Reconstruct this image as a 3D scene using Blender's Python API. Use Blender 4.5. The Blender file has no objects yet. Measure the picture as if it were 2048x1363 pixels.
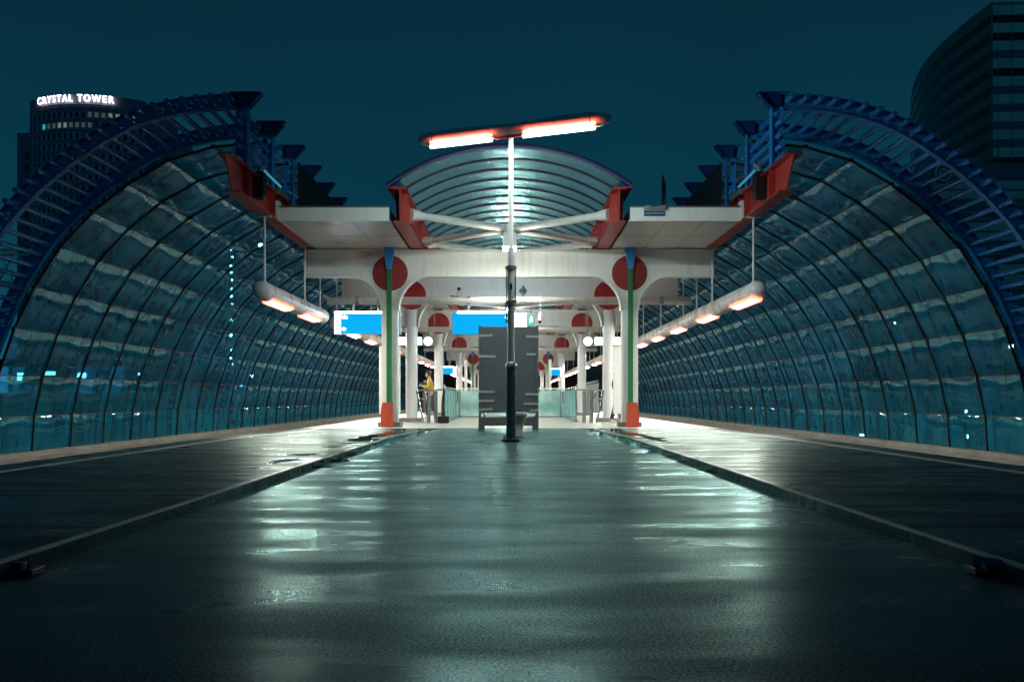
import bpy, bmesh, math, random
from mathutils import Vector, Matrix
random.seed(7)
PI = math.pi
S = bpy.context.scene
COL = S.collection

# ------------------------------------------------------------------ camera
F = 1750.0            # focal length in pixels of the 2048 px wide photograph
VX, VY = 1022.0, 796.0
EYE = 0.75
cam_d = bpy.data.cameras.new('camera')
cam = bpy.data.objects.new('camera', cam_d)
COL.objects.link(cam)
cam.location = (0.03, 0.0, EYE)
cam.rotation_euler = (PI/2, 0, 0)
cam_d.sensor_width = 36.0
cam_d.lens = 36.0*F/2048.0
cam_d.shift_x = (1024.0-VX)/2048.0
cam_d.shift_y = (VY-681.5)/2048.0
cam_d.clip_start = 0.05
cam_d.clip_end = 3000.0
S.camera = cam

# ------------------------------------------------------------------ night sky
W = bpy.data.worlds.new('World')
S.world = W
W.use_nodes = True
wn, wl = W.node_tree.nodes, W.node_tree.links
wn.clear()
tc = wn.new('ShaderNodeTexCoord')
sep = wn.new('ShaderNodeSeparateXYZ')
wl.new(tc.outputs['Generated'], sep.inputs[0])
ramp = wn.new('ShaderNodeValToRGB')
ramp.color_ramp.elements[0].position = 0.0
ramp.color_ramp.elements[0].color = (0.0080, 0.130, 0.210, 1)
ramp.color_ramp.elements[1].position = 0.50
ramp.color_ramp.elements[1].color = (0.0016, 0.016, 0.029, 1)
e = ramp.color_ramp.elements.new(0.07)
e.color = (0.0040, 0.062, 0.100, 1)
e = ramp.color_ramp.elements.new(0.22)
e.color = (0.0024, 0.037, 0.061, 1)
wl.new(sep.outputs['Z'], ramp.inputs[0])
cl = wn.new('ShaderNodeTexNoise')
cl.inputs['Scale'].default_value = 1.6
cl.inputs['Detail'].default_value = 4
wl.new(tc.outputs['Generated'], cl.inputs['Vector'])
mr = wn.new('ShaderNodeMapRange')
mr.inputs[1].default_value = 0.3
mr.inputs[2].default_value = 0.7
mr.inputs[3].default_value = 0.84
mr.inputs[4].default_value = 1.16
wl.new(cl.outputs['Fac'], mr.inputs[0])
bg = wn.new('ShaderNodeBackground')
wl.new(ramp.outputs[0], bg.inputs[0])
wl.new(mr.outputs[0], bg.inputs[1])
wo = wn.new('ShaderNodeOutputWorld')
wl.new(bg.outputs[0], wo.inputs[0])

S.render.engine = 'CYCLES'
S.view_settings.view_transform = 'Standard'
S.view_settings.look = 'None'
S.view_settings.exposure = 0.0
S.view_settings.gamma = 1.0
S.cycles.max_bounces = 10
S.cycles.diffuse_bounces = 3
S.cycles.glossy_bounces = 4
S.cycles.transmission_bounces = 6
S.cycles.transparent_max_bounces = 24
S.cycles.sample_clamp_indirect = 6.0
S.cycles.caustics_reflective = False
S.cycles.caustics_refractive = False
S.cycles.use_denoising = True

# brightness of the lamps (all in one place)
L_TUBE = 240.0      # side lamp windows
L_POST = 95.0     # watts of each half of a lamp post tube
L_NODE = 190.0      # little lamps under the skylight
L_SIGN = 6.0
L_PIPE = 40.0

# ------------------------------------------------------------------ helpers
def at(px, py, Y):
    return Vector((cam.location.x + (px-VX)/F*Y, Y, EYE + (VY-py)/F*Y))

class MB:
    def __init__(s): s.v = []; s.f = []; s.sm = []
    def add(s, vs, fs, smooth=False):
        b = len(s.v)
        s.v += [tuple(p) for p in vs]
        for f in fs:
            s.f.append([i+b for i in f]); s.sm.append(smooth)
        return s
    def box(s, x0, x1, y0, y1, z0, z1):
        if x0 > x1: x0, x1 = x1, x0
        if y0 > y1: y0, y1 = y1, y0
        if z0 > z1: z0, z1 = z1, z0
        vs = [(x0,y0,z0),(x1,y0,z0),(x1,y1,z0),(x0,y1,z0),(x0,y0,z1),(x1,y0,z1),(x1,y1,z1),(x0,y1,z1)]
        return s.add(vs, [(3,2,1,0),(4,5,6,7),(0,1,5,4),(1,2,6,5),(2,3,7,6),(3,0,4,7)])
    def bbox(s, x0, x1, y0, y1, z0, z1, b=0.01):
        """box with chamfered edges"""
        bm = bmesh.new()
        bmesh.ops.create_cube(bm, size=1)
        for v in bm.verts:
            v.co = Vector(((x0+x1)/2+v.co.x*abs(x1-x0), (y0+y1)/2+v.co.y*abs(y1-y0), (z0+z1)/2+v.co.z*abs(z1-z0)))
        bmesh.ops.bevel(bm, geom=bm.edges[:], offset=b, segments=2, affect='EDGES', profile=0.5)
        return s.take(bm)
    def take(s, bm, smooth=False):
        bm.verts.index_update()
        s.add([v.co[:] for v in bm.verts], [[v.index for v in f.verts] for f in bm.faces], smooth)
        bm.free(); return s
    def sweep(s, pts, rad, n=12, caps=True, smooth=True):
        pts = [Vector(p) for p in pts]
        if not isinstance(rad, (list, tuple)): rad = [rad]*len(pts)
        vs = []; prev = None
        for i, p in enumerate(pts):
            if i == 0: d = pts[1]-p
            elif i == len(pts)-1: d = p-pts[i-1]
            else: d = (pts[i+1]-p).normalized()+(p-pts[i-1]).normalized()
            d.normalize()
            if prev is None:
                a = Vector((0,0,1)) if abs(d.z) < 0.9 else Vector((1,0,0))
                u = d.cross(a).normalized()
            else:
                u = (prev - d*prev.dot(d)).normalized()
            prev = u
            w = d.cross(u)
            for k in range(n):
                t = 2*PI*k/n
                vs.append(p + (u*math.cos(t)+w*math.sin(t))*rad[i])
        fs = []
        for i in range(len(pts)-1):
            for k in range(n):
                k2 = (k+1) % n
                fs.append((i*n+k, i*n+k2, (i+1)*n+k2, (i+1)*n+k))
        s.add(vs, fs, smooth)
        if caps:
            b = len(s.v)-len(vs)
            s.f.append([b+k for k in range(n)][::-1]); s.sm.append(False)
            s.f.append([b+(len(pts)-1)*n+k for k in range(n)]); s.sm.append(False)
        return s
    def prism(s, poly, y0, y1):
        """polygon in XZ swept along Y"""
        n = len(poly)
        vs = [(x,y0,z) for x,z in poly]+[(x,y1,z) for x,z in poly]
        fs = [list(range(n)), list(range(2*n-1, n-1, -1))]
        for k in range(n):
            k2 = (k+1) % n
            fs.append((k, k+n, k2+n, k2))
        return s.add(vs, fs)
    def prismx(s, poly, x0, x1):
        """polygon in YZ swept along X"""
        n = len(poly)
        vs = [(x0,y,z) for y,z in poly]+[(x1,y,z) for y,z in poly]
        fs = [list(range(n)), list(range(2*n-1, n-1, -1))]
        for k in range(n):
            k2 = (k+1) % n
            fs.append((k, k+n, k2+n, k2))
        return s.add(vs, fs)
    def strip(s, pts, t, y0, y1, closed=False):
        """bent plate: XZ polyline with thickness t, Y from y0 to y1"""
        out = offset(pts, t)
        n = len(pts)
        vs = []
        for i in range(n):
            (x,z),(a,c) = pts[i], out[i]
            vs += [(x,y0,z),(x,y1,z),(a,y1,c),(a,y0,c)]
        fs = []
        for i in range(n-1):
            b = i*4
            for k in range(4):
                k2 = (k+1) % 4
                fs.append((b+k, b+4+k, b+4+k2, b+k2))
        fs += [(0,1,2,3), ((n-1)*4+3,(n-1)*4+2,(n-1)*4+1,(n-1)*4)]
        return s.add(vs, fs)
    def disc(s, c, r, y0, y1, n=40):
        return s.sweep([(c[0],y0,c[1]),(c[0],y1,c[1])], r, n)
    def lathe(s, c, prof, n=24, smooth=True):
        pts = [(c[0],c[1],c[2]+z) for r,z in prof]
        vs = []; fs = []
        for r,z in prof:
            for k in range(n):
                t = 2*PI*k/n
                vs.append((c[0]+r*math.cos(t), c[1]+r*math.sin(t), c[2]+z))
        for i in range(len(prof)-1):
            for k in range(n):
                k2 = (k+1)%n
                fs.append((i*n+k, i*n+k2, (i+1)*n+k2, (i+1)*n+k))
        fs.append(tuple(range(n))[::-1]); fs.append(tuple((len(prof)-1)*n+k for k in range(n)))
        return s.add(vs, fs, smooth)
    def build(s, name, mat, parent=None, loc=(0,0,0), kind=None):
        me = bpy.data.meshes.new(name)
        me.from_pydata(s.v, [], s.f)
        me.polygons.foreach_set('use_smooth', s.sm)
        me.update()
        bm = bmesh.new(); bm.from_mesh(me)
        bmesh.ops.recalc_face_normals(bm, faces=bm.faces[:])
        for ed in bm.edges:
            if len(ed.link_faces) == 2 and ed.calc_face_angle(0) > 0.7: ed.smooth = False
        bm.to_mesh(me); bm.free()
        if mat: me.materials.append(mat)
        o = bpy.data.objects.new(name, me)
        o.location = loc
        COL.objects.link(o)
        if parent: o.parent = parent
        if kind: o['kind'] = kind
        return o

def offset(pts, d):
    out = []
    for i,(x,z) in enumerate(pts):
        a = pts[max(i-1,0)]; b = pts[min(i+1,len(pts)-1)]
        tx, tz = b[0]-a[0], b[1]-a[1]
        l = math.hypot(tx,tz) or 1
        out.append((x - tz/l*d*-1, z - tx/l*d))
    return out

def thing(name, label, cat, loc=(0,0,0), group=None):
    o = bpy.data.objects.new(name, None)
    o.empty_display_size = 0.3
    o.location = loc
    COL.objects.link(o)
    o['label'] = label; o['category'] = cat
    if group: o['group'] = group
    return o
def tag(o, label, cat, group=None):
    o['label'] = label; o['category'] = cat
    if group: o['group'] = group
    return o
def dup_part(o, parent, dloc=(0,0,0)):
    c = o.copy()
    COL.objects.link(c)
    c.parent = parent
    c.location = o.location + Vector(dloc)
    return c
def kids(o): return list(o.children)
def dup(root, loc=None, label=None, group=None):
    r = root.copy(); COL.objects.link(r)
    if loc is not None: r.location = loc
    if label: r['label'] = label
    if group: r['group'] = group
    for ch in kids(root):
        c = ch.copy(); COL.objects.link(c); c.parent = r
        for g in kids(ch):
            d = g.copy(); COL.objects.link(d); d.parent = c
    return r

# ------------------------------------------------------------------ materials
def new_mat(name):
    m = bpy.data.materials.new(name); m.use_nodes = True
    nt = m.node_tree
    p = nt.nodes['Principled BSDF']
    return m, nt, p
def paint(name, col, rough=0.45, var=0.12, scale=1.5, metal=0.0, bump=0.0, grime=0.0, spec=0.5):
    m, nt, p = new_mat(name)
    g = nt.nodes.new('ShaderNodeNewGeometry')
    n = nt.nodes.new('ShaderNodeTexNoise')
    n.inputs['Scale'].default_value = scale; n.inputs['Detail'].default_value = 6
    n.inputs['Roughness'].default_value = 0.6
    nt.links.new(g.outputs['Position'], n.inputs['Vector'])
    r = nt.nodes.new('ShaderNodeMapRange')
    r.inputs[1].default_value = 0.3; r.inputs[2].default_value = 0.7
    r.inputs[3].default_value = 1-var; r.inputs[4].default_value = 1+var
    nt.links.new(n.outputs['Fac'], r.inputs[0])
    mx = nt.nodes.new('ShaderNodeVectorMath'); mx.operation = 'SCALE'
    mx.inputs[0].default_value = col
    nt.links.new(r.outputs[0], mx.inputs['Scale'])
    src = mx.outputs[0]
    if grime > 0:
        w = nt.nodes.new('ShaderNodeTexNoise')
        mp = nt.nodes.new('ShaderNodeMapping')
        mp.inputs['Scale'].default_value = (9, 9, 0.8)
        nt.links.new(g.outputs['Position'], mp.inputs[0])
        nt.links.new(mp.outputs[0], w.inputs['Vector'])
        w.inputs['Scale'].default_value = 1.0; w.inputs['Detail'].default_value = 5
        rr = nt.nodes.new('ShaderNodeMapRange')
        rr.inputs[1].default_value = 0.52; rr.inputs[2].default_value = 0.75
        rr.inputs[3].default_value = 0; rr.inputs[4].default_value = grime
        nt.links.new(w.outputs['Fac'], rr.inputs[0])
        mm = nt.nodes.new('ShaderNodeMix'); mm.data_type = 'RGBA'
        nt.links.new(rr.outputs[0], mm.inputs[0])
        nt.links.new(src, mm.inputs[6])
        mm.inputs[7].default_value = (col[0]*0.45+0.02, col[1]*0.4+0.015, col[2]*0.33+0.01, 1)
        src = mm.outputs[2]
    nt.links.new(src, p.inputs['Base Color'])
    rr2 = nt.nodes.new('ShaderNodeMapRange')
    rr2.inputs[3].default_value = max(rough-0.12, 0.03); rr2.inputs[4].default_value = min(rough+0.12, 1)
    nt.links.new(n.outputs['Fac'], rr2.inputs[0])
    nt.links.new(rr2.outputs[0], p.inputs['Roughness'])
    p.inputs['Metallic'].default_value = metal
    p.inputs['Specular IOR Level'].default_value = spec
    if bump > 0:
        bn = nt.nodes.new('ShaderNodeTexNoise'); bn.inputs['Scale'].default_value = 60
        bn.inputs['Detail'].default_value = 3
        nt.links.new(g.outputs['Position'], bn.inputs['Vector'])
        b = nt.nodes.new('ShaderNodeBump'); b.inputs['Strength'].default_value = bump
        b.inputs['Distance'].default_value = 0.01
        nt.links.new(bn.outputs['Fac'], b.inputs['Height'])
        nt.links.new(b.outputs[0], p.inputs['Normal'])
    return m
def glow(name, col, strength):
    m, nt, p = new_mat(name)
    p.inputs['Base Color'].default_value = (0.004,0.004,0.004,1)
    p.inputs['Specular IOR Level'].default_value = 0.0
    p.inputs['Roughness'].default_value = 0.3
    p.inputs['Emission Color'].default_value = (*col,1)
    p.inputs['Emission Strength'].default_value = strength
    return m

M = {}
M['white'] = paint('white_paint', (0.82,0.82,0.77), 0.42, 0.06, 1.3, grime=0.26)
M['whitecol'] = paint('white_column_paint', (0.80,0.81,0.80), 0.38, 0.04, 1.3, grime=0.10)
M['soffit'] = paint('soffit_panel', (0.84,0.83,0.75), 0.30, 0.04, 0.8)
M['lamp_body'] = paint('lamp_shell', (0.78,0.74,0.73), 0.28, 0.03, 2)
M['red_disc'] = paint('red_disc_paint', (0.27,0.012,0.012), 0.5, 0.08, 2.5)
M['red'] = paint('red_steel', (0.40,0.035,0.03), 0.38, 0.12, 2.5, grime=0.25)
M['blue'] = paint('blue_steel', (0.018,0.20,0.55), 0.38, 0.15, 2.0, grime=0.2)
M['navy'] = paint('navy_steel', (0.006,0.035,0.16), 0.4, 0.15, 2.0)
M['green'] = paint('green_steel', (0.012,0.15,0.05), 0.4, 0.1, 3)
M['azure'] = paint('azure_steel', (0.015,0.20,0.50), 0.4, 0.08, 3)
M['orange'] = paint('orange_guard', (0.46,0.065,0.03), 0.45, 0.15, 5, grime=0.25)
M['dark'] = paint('dark_metal', (0.014,0.013,0.012), 0.42, 0.2, 4)
M['ribdark'] = paint('blue_black_rib', (0.004,0.012,0.025), 0.5, 0.2, 4, spec=0.3)
M['black'] = paint('black_metal', (0.008,0.008,0.009), 0.5, 0.2, 4)
M['board'] = paint('board_back', (0.105,0.110,0.115), 0.5, 0.10, 3, grime=0.1)
M['tape'] = paint('pale_tape', (0.38,0.38,0.35), 0.5, 0.15, 20)
M['galv'] = paint('galvanised_steel', (0.36,0.38,0.37), 0.38, 0.2, 6, metal=0.65)
M['shaft_lit'] = paint('lit_shaft_grey', (0.50,0.53,0.52), 0.35, 0.1, 5)  # steel grey lightened so the middle shaft looks lit by the lamps
M['pole_dark'] = paint('dark_green_pole', (0.10,0.14,0.135), 0.34, 0.2, 6, metal=0.25)
M['steel'] = paint('stainless', (0.62,0.62,0.60), 0.22, 0.1, 8, metal=0.9)
M['concrete'] = paint('concrete', (0.30,0.29,0.26), 0.75, 0.25, 2.2, bump=0.3, grime=0.4)
M['concrete_pale'] = paint('pale_concrete', (0.46,0.45,0.41), 0.7, 0.2, 6, bump=0.3)
M['stone'] = paint('plinth_stone', (0.20,0.20,0.19), 0.7, 0.3, 9, bump=0.3)
M['track'] = paint('track_ballast', (0.03,0.035,0.04), 0.9, 0.4, 12, bump=0.8)
M['rail'] = paint('rail_steel', (0.25,0.2,0.17), 0.35, 0.2, 6, metal=0.8)
M['street'] = paint('street_ground', (0.04,0.042,0.045), 0.6, 0.3, 0.15)
M['edge_white'] = paint('white_edge_line', (0.62,0.61,0.56), 0.4, 0.25, 4, grime=0.4)
M['kerb'] = paint('kerb_metal', (0.03,0.05,0.055), 0.5, 0.15, 1.2, spec=0.25)
M['roof'] = paint('roof_felt', (0.02,0.02,0.022), 0.8, 0.3, 3)
M['trim'] = paint('grey_trim', (0.12,0.13,0.13), 0.45, 0.15, 4)
M['fence_grey'] = paint('grey_slats', (0.26,0.28,0.28), 0.5, 0.2, 5)
M['tower_wall'] = paint('tower_stone', (0.24,0.19,0.28), 0.6, 0.15, 0.3)
M['tower_band'] = paint('tower_band', (0.48,0.44,0.55), 0.6, 0.1, 0.3)
M['tower_glass'] = paint('tower_glass', (0.012,0.012,0.02), 0.12, 0.3, 0.2)
M['slab_wall'] = paint('office_stone', (0.22,0.26,0.26), 0.6, 0.12, 0.3)
M['slab_band'] = paint('office_pale_band', (0.72,0.78,0.70), 0.55, 0.12, 0.4)
M['slab_glass'] = paint('office_glass', (0.012,0.014,0.02), 0.1, 0.3, 0.2)
M['skin'] = paint('skin', (0.52,0.32,0.24), 0.5, 0.06, 20)
M['hair'] = paint('brown_hair', (0.06,0.03,0.018), 0.5, 0.3, 60)
M['mustard'] = paint('mustard_cloth', (0.50,0.36,0.03), 0.8, 0.15, 12)
M['jacket'] = paint('dark_cloth', (0.02,0.022,0.026), 0.85, 0.2, 12)
M['trouser'] = paint('grey_trouser', (0.06,0.05,0.05), 0.85, 0.2, 12)
M['shoe'] = paint('pale_shoe', (0.5,0.49,0.45), 0.6, 0.1, 20)
M['bird'] = paint('dark_feather', (0.012,0.011,0.011), 0.6, 0.3, 30)
M['signblue'] = paint('dark_blue_plate', (0.01,0.03,0.12), 0.4, 0.1, 4)
M['hallwall'] = paint('hall_wall', (0.34,0.06,0.06), 0.6, 0.2, 0.6)
M['letter'] = paint('white_letter', (0.75,0.75,0.75), 0.5, 0.04, 4)

WARM = (1.0, 0.97, 0.84)
COOL = (0.80, 0.95, 1.0)
M['g_lamp'] = glow('lamp_window_light', WARM, L_TUBE)
M['g_halo_rim'] = glow('red_halo_rim', (1.0, 0.13, 0.06), 6.0)  # added red glow imitating halation around the lamp windows
M['g_halo_line'] = glow('red_halo_line', (1.0,0.09,0.04), 40.0)  # added red glow imitating halation along the post head
M['g_post'] = glow('post_tube_light', (0.90,1.0,0.96), 7.0)
M['g_node'] = glow('node_lamp_light', (0.98,1.0,0.86), L_NODE)
M['g_white'] = glow('white_backlight', (0.92,0.98,1.0), L_SIGN)
M['g_bar'] = glow('sign_tube_light', (0.85,0.95,1.0), 9.0)
M['g_pipe'] = glow('pipe_tube_light', (0.50,0.76,1.0), L_PIPE)
M['g_blue'] = glow('blue_backlight', (0.0,0.42,0.92), 1.05)
M['g_green'] = glow('green_backlight', (0.12,0.75,0.50), 0.9)
M['g_word'] = glow('blue_word_light', (0.30,0.45,1.0), 1.0)
M['g_letter'] = glow('tower_letter_light', (0.86,0.95,1.0), 4.0)
M['g_win'] = glow('lit_window', (0.45,0.55,0.48), 0.32)
M['g_win_dim'] = glow('dim_window', (0.28,0.36,0.38), 0.16)
M['g_win_blue'] = glow('blue_window', (0.05,0.50,0.75), 0.7)
M['g_city'] = glow('city_lamp_light', (1.0,0.85,0.65), 26.0)
M['g_citycool'] = glow('city_lamp_cool', (0.75,0.9,1.0), 20.0)
M['g_shop'] = glow('shop_light', (0.08,0.48,0.85), 0.6)
M['g_shopd'] = glow('shop_dim_light', (0.05,0.36,0.62), 0.3)
M['g_shopw'] = glow('shop_white_light', (0.45,0.85,1.0), 6.0)
M['g_phone'] = glow('phone_light', (0.25,0.6,1.0), 3.0)
M['g_flood'] = glow('cool_tube_light', (0.10,0.55,0.75), 0.45)

def floor_mat(name, base, kerb_x, wet0, wet1, grain, rough0, rough1, tint=(1,1,1), film=(1,1,1), dry=0.6):
    """wet asphalt: grain, damp patches, puddles gathering along the kerb line"""
    m, nt, p = new_mat(name)
    N = nt.nodes.new; LK = nt.links.new
    g = N('ShaderNodeNewGeometry')
    def noise(sc, det, scale=(1,1,1), rough=0.55):
        mp = N('ShaderNodeMapping'); mp.inputs['Scale'].default_value = scale
        LK(g.outputs['Position'], mp.inputs[0])
        n = N('ShaderNodeTexNoise'); n.inputs['Scale'].default_value = sc
        n.inputs['Detail'].default_value = det; n.inputs['Roughness'].default_value = rough
        LK(mp.outputs[0], n.inputs['Vector'])
        return n.outputs['Fac']
    def rng(x, a, b, c, d, smooth=False):
        r = N('ShaderNodeMapRange')
        if smooth: r.interpolation_type = 'SMOOTHSTEP'
        r.inputs[1].default_value = a; r.inputs[2].default_value = b
        r.inputs[3].default_value = c; r.inputs[4].default_value = d
        LK(x, r.inputs[0]); return r.outputs[0]
    def math_(op, a, b):
        q = N('ShaderNodeMath'); q.operation = op
        for i, x in ((0,a),(1,b)):
            if isinstance(x, (int,float)): q.inputs[i].default_value = x
            else: LK(x, q.inputs[i])
        return q.outputs[0]
    big = noise(0.8, 3, (0.7,1.6,1))
    mid = noise(2.3, 5)
    fine = noise(95, 2, (1,1,1), 0.7)
    fine2 = noise(260, 2)
    sx = N('ShaderNodeSeparateXYZ'); LK(g.outputs['Position'], sx.inputs[0])
    ax = math_('ABSOLUTE', sx.outputs['X'], 0)
    near = rng(math_('ABSOLUTE', math_('SUBTRACT', ax, kerb_x), 0), 0.0, 0.8, 0.65, 0.0)
    far = rng(sx.outputs['Y'], 4, 19, 0.0, 0.10)
    wsum = math_('ADD', math_('ADD', big, math_('MULTIPLY', math_('SUBTRACT', mid, 0.5), 0.25)), math_('MULTIPLY', near, rng(sx.outputs['Y'], 3, 17, 0.35, 1.25)))
    wet = rng(wsum, wet0, wet1, 0, 1, True)
    # base
    shade = math_('ADD', rng(mid, 0.3, 0.7, 0.75, 1.2), rng(fine, 0.35, 0.65, -grain, grain))
    shade = math_('MULTIPLY', shade, rng(wet, 0, 1, 1.0, 0.5))
    sc = N('ShaderNodeVectorMath'); sc.operation = 'SCALE'
    sc.inputs[0].default_value = [base*t for t in tint]
    LK(shade, sc.inputs['Scale'])
    df = N('ShaderNodeBsdfDiffuse'); LK(sc.outputs[0], df.inputs[0])
    damp = rng(noise(1.4, 4.5, (0.55,1.7,1)), 0.34, 0.64, 1, 0, True)
    r_d = rng(damp, 0, 1, rough0, rough1)
    mx = N('ShaderNodeMix'); mx.data_type = 'FLOAT'
    LK(wet, mx.inputs[0]); LK(r_d, mx.inputs[2]); mx.inputs[3].default_value = 0.03
    gs = N('ShaderNodeBsdfGlossy'); gs.inputs[0].default_value = (*film,1)
    LK(mx.outputs[0], gs.inputs['Roughness'])
    lw = N('ShaderNodeLayerWeight'); lw.inputs['Blend'].default_value = 0.5
    pw = math_('POWER', lw.outputs['Facing'], 4.5)
    fac = rng(pw, 0, 1, 0.022, 0.58)
    # every stone of the surface shines differently; standing water shines evenly
    gr = rng(fine, 0.30, 0.70, 1-grain, 1+grain)
    gr2 = rng(fine2, 0.30, 0.70, 1-grain*0.6, 1+grain*0.6)
    gr = math_('MULTIPLY', gr, gr2)
    dm = rng(damp, 0, 1, dry, 1.0)
    mg = N('ShaderNodeMix'); mg.data_type = 'FLOAT'
    LK(wet, mg.inputs[0]); LK(math_('MULTIPLY', gr, dm), mg.inputs[2]); mg.inputs[3].default_value = 1.15
    fc = math_('MULTIPLY', fac, mg.outputs[0])
    cl_ = N('ShaderNodeClamp'); LK(fc, cl_.inputs[0])
    b = N('ShaderNodeBump'); b.inputs['Distance'].default_value = 0.004
    LK(rng(wet, 0, 1, 0.10, 0.0), b.inputs['Strength'])
    LK(fine, b.inputs['Height'])
    b2 = N('ShaderNodeBump'); b2.inputs['Distance'].default_value = 0.02
    b2.inputs['Strength'].default_value = 0.035
    LK(noise(1.3, 2, (0.5,2.4,1), 0.4), b2.inputs['Height'])
    LK(b.outputs[0], b2.inputs['Normal'])
    LK(b2.outputs[0], gs.inputs['Normal'])
    mix_ = N('ShaderNodeMixShader')
    LK(cl_.outputs[0], mix_.inputs[0]); LK(df.outputs[0], mix_.inputs[1]); LK(gs.outputs[0], mix_.inputs[2])
    nt.links.new(mix_.outputs[0], nt.nodes['Material Output'].inputs[0])
    nt.nodes.remove(p)
    return m
M['asphalt'] = floor_mat('wet_asphalt', 0.070, 2.09, 0.98, 1.12, 0.66, 0.43, 0.25, (0.58,1.0,1.04), (0.52,0.84,0.84), 0.52)
M['slab'] = floor_mat('wet_slab', 0.022, 2.45, 1.02, 1.14, 0.5, 0.42, 0.26, (0.6,1.0,1.05), (0.74,0.92,0.88), 0.4)
M['tiles'] = floor_mat('platform_tiles', 0.50, 50.0, 0.98, 1.1, 0.15, 0.40, 0.28, (1.0,1.0,0.93), (0.9,1.0,0.97), 0.6)

def glass_mat(name, tint, dirt_col, dirt, ior=1.5, gl=1.0, wave=0.0, rough=0.025):
    m = bpy.data.materials.new(name); m.use_nodes = True
    nt = m.node_tree; nt.nodes.clear()
    N = nt.nodes.new; LK = nt.links.new
    out = N('ShaderNodeOutputMaterial')
    tr = N('ShaderNodeBsdfTransparent'); tr.inputs[0].default_value = (*tint,1)
    gs = N('ShaderNodeBsdfGlossy'); gs.inputs['Roughness'].default_value = rough
    gs.inputs['Color'].default_value = (0.55,0.94,1.0,1)
    g = N('ShaderNodeNewGeometry')
    # film of dirt; on the stair glass it also carries stairwell light
    df = N('ShaderNodeBsdfDiffuse'); df.inputs[0].default_value = (*dirt_col,1)
    tl = N('ShaderNodeBsdfTranslucent'); tl.inputs[0].default_value = (*dirt_col,1)
    ad = N('ShaderNodeMixShader'); ad.inputs[0].default_value = 0.5
    LK(df.outputs[0], ad.inputs[1]); LK(tl.outputs[0], ad.inputs[2])
    n = N('ShaderNodeTexNoise'); n.inputs['Scale'].default_value = 1.2; n.inputs['Detail'].default_value = 6
    mp = N('ShaderNodeMapping'); mp.inputs['Scale'].default_value = (1.0,2.5,0.8)
    LK(g.outputs['Position'], mp.inputs[0]); LK(mp.outputs[0], n.inputs['Vector'])
    r = N('ShaderNodeMapRange'); r.inputs[1].default_value = 0.3; r.inputs[2].default_value = 0.75
    r.inputs[3].default_value = dirt*0.5; r.inputs[4].default_value = dirt*1.5
    LK(n.outputs['Fac'], r.inputs[0])
    m1 = N('ShaderNodeMixShader'); LK(r.outputs[0], m1.inputs[0])
    LK(tr.outputs[0], m1.inputs[1]); LK(ad.outputs[0], m1.inputs[2])
    lw = N('ShaderNodeLayerWeight'); lw.inputs['Blend'].default_value = 0.5
    pw = N('ShaderNodeMath'); pw.operation = 'POWER'; pw.inputs[1].default_value = 4.0
    LK(lw.outputs['Facing'], pw.inputs[0])
    mu = N('ShaderNodeMapRange'); f0 = ((ior-1)/(ior+1))**2*gl
    mu.inputs[3].default_value = f0; mu.inputs[4].default_value = 0.9
    LK(pw.outputs[0], mu.inputs[0])
    m2 = N('ShaderNodeMixShader'); LK(mu.outputs[0], m2.inputs[0])
    LK(m1.outputs[0], m2.inputs[1]); LK(gs.outputs[0], m2.inputs[2])
    if wave > 0:
        wn_ = N('ShaderNodeTexNoise'); wn_.inputs['Scale'].default_value = 1.0; wn_.inputs['Detail'].default_value = 2
        mp2 = N('ShaderNodeMapping'); mp2.inputs['Scale'].default_value = (2.0,5.0,2.0)
        LK(g.outputs['Position'], mp2.inputs[0]); LK(mp2.outputs[0], wn_.inputs['Vector'])
        b = N('ShaderNodeBump'); b.inputs['Strength'].default_value = wave; b.inputs['Distance'].default_value = 0.02
        LK(wn_.outputs['Fac'], b.inputs['Height'])
        LK(b.outputs[0], gs.inputs['Normal'])
    LK(m2.outputs[0], out.inputs[0])
    return m
M['glass'] = glass_mat('teal_glazing', (0.16,0.70,0.90), (0.005,0.64,0.92), 0.46, 1.5, 3.0, 0.0)
M['skyglass'] = glass_mat('skylight_glazing', (0.20,0.70,0.88), (0.003,0.38,0.66), 0.34, 1.5, 0.7, 0.8, 0.20)
M['clear'] = glass_mat('balustrade_glass', (0.80,0.97,0.95), (0.72,0.96,0.93), 0.50, 1.5, 1.2)  # pale cyan film thickened in place of light from the stairwell

# ================================================================== SETTING
# street level far below the viaduct
g = MB(); g.add([(-1500,-400,-7),(1500,-400,-7),(1500,2200,-7),(-1500,2200,-7)], [(0,1,2,3)])
g.build('ground', M['street'], kind='structure')

KX = 2.09
END = 138.0
# central roadway of the deck
d = MB(); d.box(-KX, KX, -12, 21.9, -1.0, 0.0)
d.build('roadway', M['asphalt'], kind='structure')
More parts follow.
